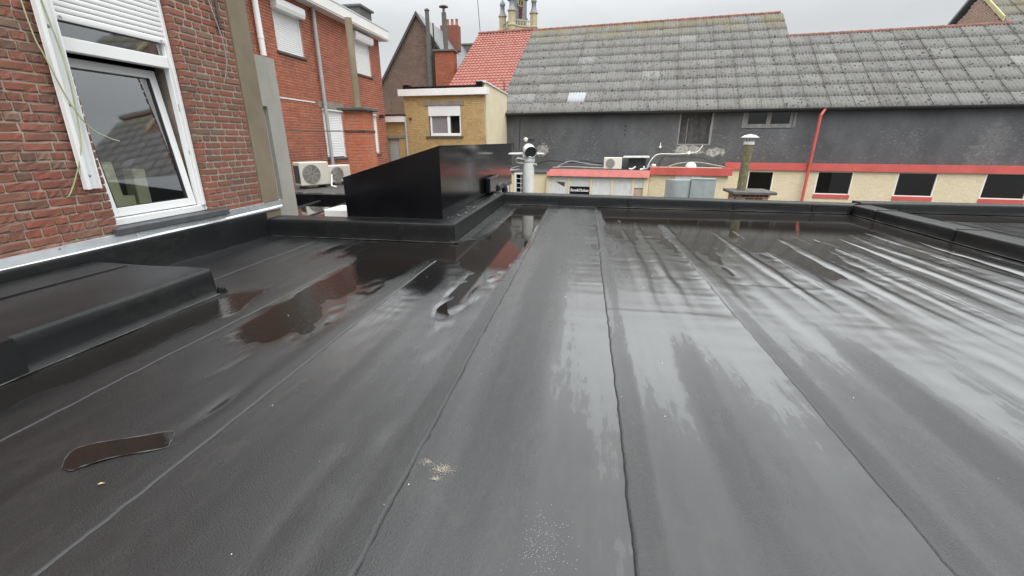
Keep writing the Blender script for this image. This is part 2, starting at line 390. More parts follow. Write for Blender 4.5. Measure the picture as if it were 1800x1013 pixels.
def paintedbrick(name, c, fleck, famt, worn=False):
    b = NB(name); vm = b.n('ShaderNodeMapping'); vm.inputs['Rotation'].default_value = (0, 0, R(7.15)); b.l(b.pos, vm.inputs[0])
    sp = b.n('ShaderNodeSeparateXYZ'); b.l(vm.outputs[0], sp.inputs[0])
    cb = b.n('ShaderNodeCombineXYZ'); b.l(sp.outputs['X'], cb.inputs[0]); b.l(sp.outputs['Z'], cb.inputs[1])
    br = b.n('ShaderNodeTexBrick'); b.l(cb.outputs[0], br.inputs['Vector']); br.inputs['Scale'].default_value = 1
    br.inputs['Brick Width'].default_value = .21; br.inputs['Row Height'].default_value = .072; br.inputs['Mortar Size'].default_value = .007
    br.inputs['Color1'].default_value = (1,1,1,1); br.inputs['Color2'].default_value = (.85,.85,.85,1); br.inputs['Mortar'].default_value = (0,0,0,1)
    k = b.mix(b.rng(b.noise(.9, 5, .6, stretch=(1,1,.6)), .35, .68), tuple(q*.8 for q in c), tuple(q*1.25 for q in c))
    k = b.mix(.45, k, br.outputs['Color'], 'MULTIPLY') if False else k
    low = b.rng(sp.outputs['Z'], 1.4, 2.3, 1, 0)
    fl = b.noise(7, 6, .8, stretch=(1,1,3.2)); reg = b.rng(b.noise(.7, 4, .6), .36, .60)
    ff = b.math('MULTIPLY', b.math('MULTIPLY', b.rng(fl, .555, .64), reg), b.math('MULTIPLY', low, famt))
    k = b.mix(ff, k, fleck)
    if worn:
        tot = None
        for (cu, cz, ru, rz) in ((1.95,.93,.75,.22),(3.05,.82,.45,.22),(13.1,1.3,.55,1.0),(12.7,.75,.5,.5),(-5.0,.9,.35,.35)):
            du = b.math('DIVIDE', b.math('SUBTRACT', sp.outputs['X'], cu), ru); dz = b.math('DIVIDE', b.math('SUBTRACT', sp.outputs['Z'], cz), rz)
            q = b.math('SUBTRACT', 1.0, b.math('ADD', b.math('MULTIPLY', du, du), b.math('MULTIPLY', dz, dz)))
            tot = q if tot is None else b.math('MAXIMUM', tot, q)
        nn = b.noise(3.2, 7, .75, stretch=(1,1,1.8)); wm_ = b.rng(b.math('ADD', b.math('MAXIMUM', tot, -1.0), b.rng(nn, .3, .7, -.9, .9)), .15, .45)
        k = b.mix(b.math('MULTIPLY', wm_, b.rng(sp.outputs['X'], 4, 8, .8, .13)), k, b.mix(b.rng(b.noise(9, 4), .4, .6), (.22,.215,.205), (.46,.45,.43)))
    hb = b.math('ADD', b.rng(br.outputs['Fac'], 0, 1, .3, 0), b.math('MULTIPLY', b.noise(30, 5, .7), .35))
    b.set(base=k, rough=.75, spec=.35, normal=b.bump(hb, .55, .012))
paintedbrick('dark_painted_brick', (.092,.095,.101), (.30,.29,.28), .9, True)

# ---------------------------------------------------------------- walls made of single bricks
def lay(a0, a1, z0, z1, course, ls, hs, joint, holes, rg, skew=.0):
    """(middle, z, length, height) of every brick: a course of stretchers, a course of headers"""
    o = []; n = int(round((z1-z0)/course))
    for i in range(n):
        zb = z0 + i*course; zm = zb + course/2
        iv = [(a0, a1)]
        for (h0, h1, hz0, hz1) in holes:
            if hz0 < zm < hz1:
                nv = []
                for (p, q) in iv:
                    if h1 <= p or h0 >= q: nv.append((p, q)); continue
                    if h0 - p > .03: nv.append((p, h0))
                    if q - h1 > .03: nv.append((h1, q))
                iv = nv
        for (p, q) in iv:
            x = p; first = True
            while x < q - .02:
                L = (ls if i % 2 == 0 else hs)
                if rg.random() < .12: L = hs if i % 2 == 0 else ls
                if first: L *= rg.choice((.5, .75, 1)) if p != a0 else (.5 if i % 4 < 2 else 1)
                first = False
                L = L*rg.uniform(.95, 1.05); e = min(x + L, q)
                if q - e < .05: e = q
                if e - x - joint > .02: o.append(((x+e)/2, zb + (course-joint)/2 + joint/2, e - x - joint, course - joint))
                x = e
    return o
def brick_stuff(name, mat, P, bricks, depth, parent, rg, ch=.004, proud=.003):
    m = MB()
    for (a, zc, L, h) in bricks:
        d = rg.uniform(-proud, proud); c = min(ch, h*.2)
        f = [P(a-L/2+c, zc-h/2+c, d), P(a+L/2-c, zc-h/2+c, d), P(a+L/2-c, zc+h/2-c, d), P(a-L/2+c, zc+h/2-c, d)]
        k = [P(a-L/2, zc-h/2, -depth), P(a+L/2, zc-h/2, -depth), P(a+L/2, zc+h/2, -depth), P(a-L/2, zc+h/2, -depth)]
        m.add(f + k, [(0,1,2,3),(4,5,1,0),(5,6,2,1),(6,7,3,2),(7,4,0,3)], rg.random()*.98 + .01)
    return m.build(name, mat, parent, 'stuff')
def wall_with_holes(m, P, a0, a1, z0, z1, holes, d0, d1):
    """solid wall slab between depth d1 (back) and d0 (front), cut by rectangular holes"""
    xs = sorted({a0, a1, *[h for q in holes for h in q[:2]]}); zs = sorted({z0, z1, *[h for q in holes for h in q[2:]]})
    xs = [x for x in xs if a0 <= x <= a1]; zs = [z for z in zs if z0 <= z <= z1]
    inside = lambda i, j: any(h[0] <= (xs[i]+xs[i+1])/2 <= h[1] and h[2] <= (zs[j]+zs[j+1])/2 <= h[3] for h in holes)
    nx, nz = len(xs)-1, len(zs)-1
    g = lambda i, j: 0 <= i < nx and 0 <= j < nz and not inside(i, j)
    for i in range(nx):
        for j in range(nz):
            if not g(i, j): continue
            x0,x1,y0,y1 = xs[i],xs[i+1],zs[j],zs[j+1]
            F = [P(x0,y0,d0),P(x1,y0,d0),P(x1,y1,d0),P(x0,y1,d0)]; B = [P(x0,y0,d1),P(x1,y0,d1),P(x1,y1,d1),P(x0,y1,d1)]
            fs = [(0,1,2,3),(7,6,5,4)]
            if not g(i,j-1): fs.append((4,5,1,0))
            if not g(i,j+1): fs.append((3,2,6,7))
            if not g(i-1,j): fs.append((4,0,3,7))
            if not g(i+1,j): fs.append((1,5,6,2))
            m.add(F+B, fs)
    return m

GZ = -3.3      # courtyard level
# ================================================================ SETTING
g = MB(); g.add([(-400,-200,GZ),(400,-200,GZ),(400,600,GZ),(-400,600,GZ)], [(0,1,2,3)]); tag(g.build('ground','paving'), kind='structure')

# own building: slab under the membrane
SEAM = [-4.46, -3.56, -2.56, -1.63, -.65, .225, 1.215, 2.25, 3.2, 4.15, 5.0]
YF = 9.06
roof = MB()
roof.box((-4.5,-5,GZ),(-1.7,5.45,-.06)); roof.box((-1.7,-5,GZ),(5.1,YF+.3,-.06))
roof.box((5.1,-5,GZ),(13,9.6,-.06))
flat_roof = tag(roof.build('flat_roof', 'concrete'), kind='structure')

def box_(x, a, b, s): return 1/(1+np.exp(-(x-a)/s)) * 1/(1+np.exp((x-b)/s))
def Hb(x, y):
    x = np.asarray(x, float); y = np.asarray(y, float)
    h = .0078 + .0026*vn(x*.8+3, y*.33, 1) + .0032*vn(x*4.2+.3, y*.13+.5, 2) + .0020*vn(x*11, y*.9, 3)
    yf = np.interp(x, [-.75,-.6,.12,.3,.9,1.3,2.2,3.2,4.2,5], [30,30,30,6.2,6.0,5.2,5.2,5.0,5.2,5.6]) + .5*vn(x*5, 0*y, 74)
    h = h - .0140/(1+np.exp(-(y-yf)/.42))
    rd = 0*x + 0*y
    for k, (cx, wd_, ye) in enumerate(((.29,.07,8.9),(.62,.06,7.7),(.86,.05,7.3),(1.28,.08,7.3),(1.66,.06,6.2),(1.98,.05,7.0),(2.32,.10,7.1),(2.74,.08,6.6),(3.04,.05,6.9),(3.28,.10,7.1),(3.60,.06,6.7),(3.88,.08,7.0),(4.22,.10,7.1),(4.58,.09,6.7),(4.85,.05,6.0))):
        cw = cx + .02*vn(0*x+k, y*1.1, 71); rd = rd + np.exp(-((x-cw)/(wd_*(1+.35*vn(0*x+k*3, y*2.3, 72))))**4)*(.7+.5*vn(0*x+k, y*.7, 73))/(1+np.exp((y-ye)/.12))*box_(y,3.4,20,.3)
    h = h + .0112*rd
    h = h - .0150*box_(x,-1.30,-.74,.035)/(1+np.exp(-(y-4.55)/.35))
    h = h - .0125*box_(x,-3.2,-1.05,.10)*box_(y,4.55,5.6,.16)
    h = h - .0118*box_(x,-2.50,-1.80,.05)*box_(y,2.3,5.9,.22)*(1+.25*vn(x*3,y*1.2,9)) + .0030*box_(x,-2.6,-1.7,.05)*box_(y,2,4.6,.2)*vn(x*6+.5,y*1.1,10) - .0100*box_(x,-2.95,-2.62,.05)*box_(y,2.5,3.3,.2)
    h = h - .0140*np.exp(-(((x+2.99)/.20)**4 + ((y-2.2)/1.05)**4))
    h = h - .0120*np.exp(-(((x+1.05)/.16)**2 + ((y-3.4)/.85)**2))*(.75+.35*vn(x*9, y*5, 8))
    h = h - .0125*np.exp(-(((x+1.80)/.035)**2 + ((y-1.62)/.17)**2)) 
    d = np.clip((.0085-h)/.006, 0, 1)
    h = h + .0036*d*(.6*vn(x*14, y*7, 4) + .6*vn(x*7+3, y*3.2, 5))*box_(y,-9,6.5,.8)
    return h
def film(x, y):      # how much water the sheet carries
    f = .42 + .20*vn(x*1.1+7, y*.5, 11) + .20*vn(x*5.5, y*.16, 12)*np.clip(y/3, .3, 1)
    f = f + .42*box_(x,.45,6,.25)*box_(y,2.3,7,.5) + .30*box_(x,-1.6,-.7,.08)*box_(y,2.0,6,.4) + .12*box_(x,-.62,6,.1)
    f = f - (.26-.14*box_(x,-.5,9,.4))*box_(y,-9,1.9,.7) - .16*box_(x,-9,-1.7,.2)
    f = f + .22*np.clip(vn(x*2.3+1, y*.9, 13), -.3, 1)*box_(y,1.8,8,.4)
    f = f - .30*box_(x,-.66,.12,.05)*box_(y,4.8,20,.4)
    wv = .03*vn(0*x, y*1.3, 75)
    for (c0, c1, a_, q0, q1) in ((1.68,1.90,.30,1.0,4.4),(.62,.80,.24,1.2,3.4),(2.82,3.02,.28,1.6,4.6),(3.55,3.75,.25,2.2,5.0),(-.46,-.14,.22,1.2,5.0),(-1.30,-1.22,.2,1.0,3.2),(.98,1.12,-.16,1.2,3.2),(2.02,2.2,-.16,1.4,3.6)):
        f = f - a_*box_(x+wv,c0,c1,.014)*box_(y,q0,q1,.22)
    f = f + .30*box_(x,1.35,2.2,.03)*box_(y,3.7,4.75,.04) + .22*box_(x,2.4,3.1,.04)*box_(y,3.0,4.4,.06) + .2*box_(x,.45,1.15,.04)*box_(y,3.4,4.9,.05)
    return f
def strip(i, x0, x1, lift_l, lift_r):
    lo, hi = x0, x1
    ys = np.concatenate([np.arange(-5, .4, .3), np.arange(.4, 9.26, .03), [9.28]])
    if x1 < -1.6: ys = ys[ys < 5.44]
    n = int(round((hi-lo)/.022)); ts = np.linspace(0, 1, n+1)
    yy = ys[:, None]
    je = .004*vn(0*yy+i*13, yy*1.6, 21) + .0035*vn(0*yy+i*7, yy*16, 22) + .002*vn(0*yy+i*5, yy*33, 23)
    jl = je if lift_l else 0*je; jr = je if lift_r else 0*je
    xx = (lo + jl) + (hi + jr - lo - jl)*ts[None, :]; yy = np.broadcast_to(yy, xx.shape)
    H = Hb(xx, yy)
    # wrinkles that run across the sheet next to its lap
    wr = vn(xx*1.5, yy*9 + i*5, 31)*.6 + vn(xx*2.2, yy*17, 32)*.4
    edge = np.exp(-np.abs(xx-(SEAM[i+1]))/.22)*(xx < SEAM[i+1]) if i >= 4 else np.exp(-np.abs(xx-SEAM[i])/.22)*(xx > SEAM[i])
    H = H + (.0026*edge + (.0002 if i == 4 else .0008))*wr*np.clip((yy-1.5)/2, .12, 1)
    yl = {5:3.32, 6:4.15}.get(i)
    if yl: H = H + .0016*(yy < yl + .01*vn(xx*3, yy*0, 35))
    band = np.zeros_like(xx)
    if lift_l: q = np.clip((xx-(lo+jl)-.10)/.03, 0, 1); band = 1-q*q*(3-2*q)
    if lift_r: q = np.clip(((hi+jr)-xx-.10)/.03, 0, 1); band = 1-q*q*(3-2*q)
    H = H + .0007*band + .0006*band*vn(xx*6, yy*9, 33)
    wet = film(xx, yy) + .25*edge*(.5+.5*wr) - (.16 if i < 4 else .22)*band + np.clip((.0045-H)/.004, 0, 1)*.55
    nr, nc = xx.shape
    V = np.stack([xx, yy, H], -1).reshape(-1, 3)
    idx = np.arange(nr*nc).reshape(nr, nc)
    F = np.stack([idx[:-1,:-1], idx[:-1,1:], idx[1:,1:], idx[1:,:-1]], -1).reshape(-1, 4)
    wv = wet.reshape(-1)
    # lap edge
    for on, c in ((lift_l, 0), (lift_r, nc-1)):
        if not on: continue
        k = len(V); e = idx[:, c]; low = V[e].copy(); low[:, 2] -= .0016
        V = np.concatenate([V, low]); wv = np.concatenate([wv, np.zeros(nr)])
        j = np.arange(nr-1)
        q = np.stack([e[:-1], e[1:], k+j+1, k+j], -1) if c == 0 else np.stack([e[1:], e[:-1], k+j, k+j+1], -1)
        F = np.concatenate([F, q])
    me = bpy.data.meshes.new('membrane_strip'); me.from_pydata(V.tolist(), [], F.tolist()); me.update()
    me.polygons.foreach_set('use_smooth', [True]*len(F))
    a = me.attributes.new('wet', 'FLOAT', 'POINT'); a.data.foreach_set('value', wv)
    o = bpy.data.objects.new('membrane_strip', me); col.objects.link(o); me.materials.append(M['membrane']); o.parent = flat_roof
    # bead of bitumen squeezed out along the lap
    if lift_r:
        xs = lo + jl[:, 0] if lift_l else hi + jr[:, 0]; sgn = -1 if lift_l else 1
        m = MB(); pth = []; rad = []
        for k in range(len(ys)):
            if ys[k] < .4: continue
            for sub in range(2):
                if k+1 >= len(ys) and sub: continue
                t = sub/2; yk = ys[k]*(1-t) + ys[min(k+1,len(ys)-1)]*t; xk = xs[k]*(1-t)+xs[min(k+1,len(ys)-1)]*t
                q = float(vn(yk*23, i*3.7, 41)); q2 = float(vn(yk*6, i*1.7, 42))
                pth.append((xk + sgn*(.002+.003*q), yk, float(Hb(xk, yk)) + .0008)); rad.append(max(.0003, .0006 + .0012*q + .0008*q2))
        m.tube(pth, rad, 5, False); bo = m.build('seam_bead', 'bitumen_bead', o)
    return o
for i in range(10):
    x0, x1 = SEAM[i], SEAM[i+1]
    if i < 4: strip(i, x0 - (.10 if i else 0), x1, False, True)
    elif i == 4: strip(i, x0 - .10, x1 + .10, False, False)
    else: strip(i, x0, x1 + (.10 if i < 9 else 0), True, False)

# standing water: flat sheets at one level, the membrane rises out of them
def pool(mat, x0, x1, y0, y1, st=.03):
    xs = np.linspace(x0, x1, int(round((x1-x0)/st))+1); ys = np.arange(y0, y1+st/2, st)
    H = Hb(xs[None,:], ys[:,None]); k = (H < .0022)
    keep = k[:-1,:-1] | k[1:,:-1] | k[:-1,1:] | k[1:,1:]
    # grow by one cell
    kk = keep.copy(); kk[1:] |= keep[:-1]; kk[:-1] |= keep[1:]; kk[:,1:] |= keep[:,:-1]; kk[:,:-1] |= keep[:,1:]
    m = MB(); nx = len(xs)
    vs = [(x, y, 0.0) for y in ys for x in xs]
    fs = [(j*nx+i, j*nx+i+1, (j+1)*nx+i+1, (j+1)*nx+i) for j in range(len(ys)-1) for i in range(nx-1) if kk[j,i]]
    used = sorted({i for f in fs for i in f}); mp_ = {k: i for i, k in enumerate(used)}
    m.add([vs[k] for k in used], [[mp_[i] for i in f] for f in fs]); return tag(m.build('puddle', mat), kind='structure')
pool('water', -.6, 4.98, 3.6, 9.24)
pool('water', -1.68, -.6, 2.0, 9.24)
pool('rippled_water', -3.21, -1.68, 1.0, 5.43)

# dark patch cut-out near the camera, filled with water
pm = MB(); ring = [(-2.083, 1.119), (-2.136, 1.172), (-2.16, 1.23), (-2.104, 1.281), (-1.977, 1.341), (-1.859, 1.402), (-1.818, 1.384), (-1.786, 1.333), (-1.782, 1.296), (-1.942, 1.211), (-2.008, 1.148), (-2.03, 1.118)]
zc = lambda x, y: float(Hb(x, y)) + .0035
pmz = max(zc(x, y) for x, y in ring)
pm.add([(x, y, pmz) for x, y in ring], [list(range(len(ring)))[::-1]]); 
tag(pm.build('puddle', 'water'), kind='structure')
rm = MB(); pts = [(x, y, pmz) for x, y in ring] + [(ring[0][0], ring[0][1], pmz)]  # raised lip of the patch; water's edge highlight put into its pale grey
cp_ = curve_pts(pts, 10); rm.tube(cp_, [max(.0004, .0014+.0016*float(vn(k*.31, 2.2, 91))) for k in range(len(cp_))], 5, False); ro = rm.build('patch_edge_highlight', 'wet_edge', flat_roof)

# right-hand roof beyond the parapet: three wide sheets
for k, (x0, x1) in enumerate([(5.2,6.2),(6.2,7.3),(7.3,8.4),(8.4,9.5),(9.5,13)]):
    ys = np.concatenate([np.arange(-5,3,.5), np.arange(3, 9.3, .06)]); xs = np.linspace(x0, x1, 26)
    X_, Y_ = np.meshgrid(xs, ys); Hq = .006 + .004*vn(X_*4, Y_*.25, 51) + .002*vn(X_*9, Y_*2, 52) - .006*box_(Y_, 7.8, 12, .4) + .004*np.exp(-(X_-x0)/.05)
    m = MB(); nc = len(xs); m.add(np.stack([X_,Y_,Hq],-1).reshape(-1,3), [(j*nc+i,j*nc+i+1,(j+1)*nc+i+1,(j+1)*nc+i) for j in range(len(ys)-1) for i in range(nc-1)], 0, True)
    o = m.build('membrane_strip', 'membrane', flat_roof)
    a = o.data.attributes.new('wet','FLOAT','POINT'); a.data.foreach_set('value', (film(X_-3, Y_)+.1).reshape(-1))
m = MB(); m.add([(5.2,8.45,.004),(13,8.45,.004),(13,9.28,.004),(5.2,9.28,.004)], [(0,1,2,3)]); tag(m.build('puddle','water'), kind='structure')

# ---------------------------------------------------------------- parapets, kerb, upstands: membrane turned up over them
def wobble_wall(m, pts_in, pts_out, zt, zb=-.05, seg=.16, amp=.006, s=0):
    """low wall between two ground lines, wrapped in membrane: rounded shoulder, slightly wavy faces. zt: (z at start, z at end)"""
    a, b = Vector((*pts_in[0],0)), Vector((*pts_in[1],0)); c, d = Vector((*pts_out[0],0)), Vector((*pts_out[1],0))
    n = max(2, int((b-a).length/seg)); rows = []
    prof = [(-.02,0.,-.002),(-.006,.016,0),(0,.05,1),(0,.45,1.4),(0,.80,1),(0.004,.93,.7),(.02,.985,.3),(.05,1.,.2),(.5,1.004,.6),(.95,1.,.2),(.985,.975,.2),(1.,.9,.2),(1.,-.3,0)]
    for i in range(n+1):
        t = i/n; p, q = a.lerp(b, t), c.lerp(d, t); w_ = q-p; z1 = zt[0]*(1-t)+zt[1]*t; dirn = w_.normalized()
        row = []
        for k, (u, h, am) in enumerate(prof):
            j = amp*am*float(vn(i*.37+s, k*.5+s, 61)); jz = amp*.8*am*float(vn(i*.3+s, k+9, 62)) if u > .01 else 0
            base = zb if h <= 0 else 0
            pt = p + w_*u if u >= 0 else p + dirn*u
            pt = pt - dirn*abs(j)*(1 if u < .5 else -1); pt.z = h*z1 + jz if h > 0 else (0.012 if k == 0 else zb)
            row.append(pt)
        rows.append(row)
    nc = len(prof); vs = [p for r_ in rows for p in r_]
    m.add(vs, [(j*nc+i,j*nc+i+1,(j+1)*nc+i+1,(j+1)*nc+i) for j in range(n) for i in range(nc-1)], 0, True)
    m.add(rows[0], [list(range(nc))[::-1]]); m.add(rows[-1], [list(range(nc))])
def lap(path, wd, parent, mat='upstand_membrane'):     # vertical lap joint: a thin welded strip
    m = MB(); m.hexa(path); return m.build('lap_joint', mat, parent)

m = MB(); wobble_wall(m, ((-1.68,9.22),(4.98,9.0)), ((-1.70,9.58),(5.25,9.34)), (.235,.175), s=3)
fp = tag(m.build('parapet_wall','upstand_membrane'), 'long black membrane covered parapet closing the roof in front of the cream buildings', 'parapet')
m = MB(); wobble_wall(m, ((4.98,8.99),(4.98,-5)), ((5.30,8.99),(5.30,-5)), (.175,.18), s=8)
rp = tag(m.build('parapet_wall','upstand_membrane'), 'low black parapet running away from camera along the right side of the roof', 'parapet')
m = MB(); wobble_wall(m, ((5.28,9.30),(13,9.16)), ((5.28,9.62),(13,9.50)), (.185,.19), s=14)
fr_ = tag(m.build('parapet_wall','upstand_membrane'), 'black parapet at the far edge of the neighbouring roof, beyond the right dividing parapet', 'parapet')
for (x, y, par) in ((.9,9.13,fp),(2.9,9.064,fp),(4.3,9.02,fp),(-.5,9.175,fp)):
    m = MB(); z1 = .231-.06*(x+1.7)/6.7; m.box((x,y-.014,.02),(x+.07,y+.03,z1-.012), bev=.004); m.box((x,y+.02,z1-.016),(x+.07,y+.32,z1+.008), bev=.004); m.build('lap_joint','upstand_membrane',par)
for y in (8.3, 6.6, 4.9):
    m = MB(); m.box((4.966,y,.02),(5.02,y+.06,.166), bev=.004); m.box((5.0,y,.16),(5.30,y+.06,.187), bev=.004); m.build('lap_joint','upstand_membrane',rp)

# flashing kerb round the light well
m = MB(); wobble_wall(m, ((-4.44,5.47),(-1.67,5.45)), ((-4.44,5.80),(-2.0,5.80)), (.255,.26), s=21)
wobble_wall(m, ((-1.67,5.452),(-1.68,9.22)), ((-1.97,5.79),(-1.97,9.22)), (.26,.26), s=27)
kerb = tag(m.build('roof_kerb','upstand_membrane'), 'black membrane kerb bending in an L round the foot of the metal housing', 'kerb')
for x in (-3.55,-2.5):
    m = MB(); m.box((x,5.445,.02),(x+.06,5.50,.246), bev=.004); m.build('lap_joint','upstand_membrane',kerb)
m = MB()                         # crumpled corner piece at the outer foot of the kerb
for k in range(14):
    a = rng.uniform(0, 6.28); r_ = rng.uniform(.0,.07); x, y = -1.66+r_*math.cos(a), 5.43+r_*math.sin(a)*.6; s_ = rng.uniform(.012,.035)
    m.add([(x-s_,y-s_*.5,.012),(x+s_,y-s_*.3,.012),(x+s_*.5,y+s_,.012),(x+rng.uniform(-.02,.02),y,.012+rng.uniform(.01,.05))], [(0,1,3),(1,2,3),(2,0,3)])
m.build('corner_fold','upstand_membrane',kerb)
m = MB()
for k in range(26):              # scraps and torn felt left on the kerb's top
    t = rng.random(); y = 5.9+t*3.1; x = rng.uniform(-1.93,-1.72); s_ = rng.uniform(.015,.06); a = rng.uniform(0,3.1)
    c_, d_ = math.cos(a)*s_, math.sin(a)*s_
    m.add([(x-c_,y-d_*1.6,.268),(x+d_*.5,y-c_*.4,.270+rng.uniform(0,.008)),(x+c_,y+d_*1.6,.269),(x-d_*.5,y+c_*.4,.27+rng.uniform(0,.006))], [(0,1,2,3)])
plain('felt_scrap', (.10,.10,.10), .7, .5, 20, .1); m.build('felt_scraps','felt_scrap',kerb,'stuff')

# upstand along the brick house
m = MB(); wobble_wall(m, ((-4.44,-5),(-4.44,5.46)), ((-4.55,-5),(-4.55,5.46)), (.30,.36), s=33)
tag(m.build('wall_upstand','upstand_membrane'), 'black membrane upstand under the zinc flashing of the old brick house', 'upstand')

def foot_bead(ctrl, par, s):
    c = curve_pts(ctrl, 14); m = MB()
    m.tube([(q.x, q.y, q.z + .002*float(vn(k*.4, s, 92))) for k, q in enumerate(c)], [max(.0012, .0032+.0026*float(vn(k*.7, s, 93))) for k in range(len(c))], 5, False); m.build('foot_bead','wet_edge',par)
foot_bead([(-4.40,5.452,.012),(-3.5,5.447,.012),(-2.6,5.44,.012),(-1.70,5.432,.012)], kerb, 1)
foot_bead([(-1.648,5.46,.012),(-1.65,6.6,.012),(-1.655,7.9,.012),(-1.66,9.2,.012)], kerb, 2)
foot_bead([(-1.6,9.195,.012),(.5,9.125,.012),(2.6,9.055,.012),(4.9,8.98,.012)], fp, 3)
foot_bead([(4.955,8.9,.012),(4.955,7.4,.012),(4.955,5.6,.012),(4.955,3.0,.012)], rp, 4)

# low platform on the left
m = MB(); n = 26
def platform():
    x1, x0, y0, y1, h = -3.19, -4.42, -5, 3.14, .245
    prof = [(x1+.025,.008),(x1+.006,.02),(x1,.06),(x1-.004,.16),(x1-.002,h-.03),(x1-.014,h-.008),(x1-.04,h),(x1-.25,h+.004),(x1-.6,h-.004),(x0,h+.01)]
    ys = np.concatenate([np.arange(y0,.5,.5), np.arange(.5,y1-.02,.09), [y1-.012,y1]]); nc = len(prof); vs = []
    for j, y in enumerate(ys):
        last = j == len(ys)-1
        for k, (x, z) in enumerate(prof):
            jj = .005*float(vn(y*3, k*.8, 71)); vs.append((x + (jj if 1 < k < 5 else 0) - (.008 if last else 0), y, max(.006, z + (.8*jj if k > 5 else 0) - (.010 if last else 0))))
    m.add(vs, [(j*nc+i,j*nc+i+1,(j+1)*nc+i+1,(j+1)*nc+i) for j in range(len(ys)-1) for i in range(nc-1)], 0, True)
    e = vs[-nc:]; m.add(list(e)+[(x, y+.012, .008) for x, y, z in e], [(i, nc+i, nc+i+1, i+1) for i in range(nc-1)])
    m.v = [(x, y, z) for x, y, z in m.v]
platform()
plat = tag(m.build('roof_platform','upstand_membrane'), 'low black membrane covered platform against the old brick house', 'platform')
foot_bead([(-3.163,.4,.009),(-3.163,1.3,.009),(-3.163,2.2,.009),(-3.163,3.13,.009)], plat, 5)
m = MB(); m.tube(curve_pts([(-4.1,.2,.252),(-4.0,1.2,.25),(-4.03,2.2,.251),(-4.0,3.08,.25)],6), .006, 5); m.build('seam_bead','bitumen_bead',plat)
m = MB(); m.hexa([(-3.20,1.62,.02),(-3.17,1.55,.01),(-3.17,1.74,.01),(-3.20,1.70,.02),(-3.21,1.60,.246),(-3.178,1.57,.235),(-3.178,1.73,.235),(-3.21,1.72,.246)]); m.build('lap_joint','upstand_membrane',plat)
m = MB()
for k in range(9):
    a = rng.uniform(0,6.28); r_ = rng.uniform(0,.05); x, y = -3.2+r_*math.cos(a), 3.17+r_*math.sin(a); s_ = rng.uniform(.015,.03)
    m.add([(x-s_,y-s_*.5,.01),(x+s_,y-s_*.3,.01),(x+s_*.5,y+s_,.01),(x,y,.03+rng.uniform(0,.05))], [(0,1,3),(1,2,3),(2,0,3)])
m.build('corner_fold','upstand_membrane',plat)


# ================================================================ OLD BRICK HOUSE (left)
HX = -4.5
house = thing('brick_house', 'weathered old brick house with a tilted white plastic window on the left', 'house', (HX, 2, GZ))
PH = lambda a, z, d: (HX + d, a, z)
WIN = (3.50, 4.64, .50, 3.05)
hm = MB(); wall_with_holes(hm, PH, -5, 5.50, GZ, 6.2, [(WIN[0]-.012,WIN[1]+.012,WIN[2]-.06,WIN[3])], -.013, -.36)
hm.box((-9.5,-5,GZ),(-4.87,-4.8,6.2)); hm.box((-9.5,5.5,GZ),(-4.513,5.80,6.2)); hm.box((-9.5,-5,6.2),(-4.5,5.8,6.4)); hm.box((-9.5,-5,GZ),(-9.3,5.8,6.2))
hwall = hm.build('wall', 'old_mortar', house)
bl = lay(1.0, 5.50, .30, 4.4, .0765, .222, .113, .0155, [(WIN[0]+.004, WIN[1]-.004, .40, WIN[3])], rng)
# brick shapes: a worn front of 4 x 2 facets, rounded arrises, 10 cm deep
def brick_mesh(L, h, seed):
    rg = random.Random(seed); vs = []; fs = []
    us = [-.5, -.46, -.1+rg.uniform(-.1,.1), .2+rg.uniform(-.1,.1), .46, .5]; ws = [-.5, -.36, .36, .5]
    for j, w_ in enumerate(ws):
        for i, u in enumerate(us):
            edge = (i in (0,5)) + (j in (0,3)); d = {0:0, 1:-.004, 2:-.008}[edge] + rg.uniform(-.005,.003)
            vs.append((d, u*L + (rg.uniform(-.004,.003)), w_*h + rg.uniform(-.004,.003)))
    for j in range(3):
        for i in range(5): fs.append((j*6+i, j*6+i+1, j*6+i+7, j*6+i+6))
    ringi = list(range(6)) + [11, 17] + list(range(23, 17, -1)) + [12, 6]
    b0 = len(vs); vs += [(-.10, vs[k][1], vs[k][2]) for k in ringi]; m_ = len(ringi)
    fs += [(b0+k, b0+(k+1) % m_, ringi[(k+1) % m_], ringi[k]) for k in range(m_)]
    me = bpy.data.meshes.new('brick'); me.from_pydata(vs, [], fs); me.update()
    me.materials.append(M['old_brick']); return me
MS = [brick_mesh(.2085, .063, 100+k) for k in range(9)]; MH = [brick_mesh(.0995, .063, 200+k) for k in range(9)]
vis = sorted([b_ for b_ in bl if b_[0] > 2.3 and b_[1] < 2.95], key=lambda b_: b_[0]); near = vis[:300]; ns = set(near)
mi = wm(house).inverted()
for (a, zc_, L, h) in near:
    big = L > .15; me = rng.choice(MS if big else MH)
    o = bpy.data.objects.new('brick', me); col.objects.link(o); o.parent = hwall
    o.location = mi @ Vector((HX + rng.uniform(-.003,.003), a, zc_)); o.scale = (1, L/(.2085 if big else .0995), h/.063)
    o.rotation_euler = (rng.uniform(-.016,.016), rng.uniform(-.02,.02), rng.uniform(-.02,.02))
brick_stuff('bricks', 'old_brick', PH, [b_ for b_ in bl if b_ not in ns], .10, hwall, rng, .006, .004)
m = MB(); m.box((HX-.30,5.502,GZ),(HX+.018,5.832,3.6), bev=.01); m.build('cement_quoin','cement',house)
m = MB()
for k in range(6): m.box((HX-.34+.004*(k%2),5.836,2.48+k*.27),(HX-.002-.004*(k%2),5.862,2.48+k*.27+.285))
m.build('slate_cladding','slate',house)
m = MB(); m.tube([(HX+.03,5.30,2.62),(HX+.03,5.33,3.4)], .018, 8); m.box((HX-.01,5.28,2.60),(HX+.045,5.35,2.63)); m.build('iron_anchor','rust_metal',house)
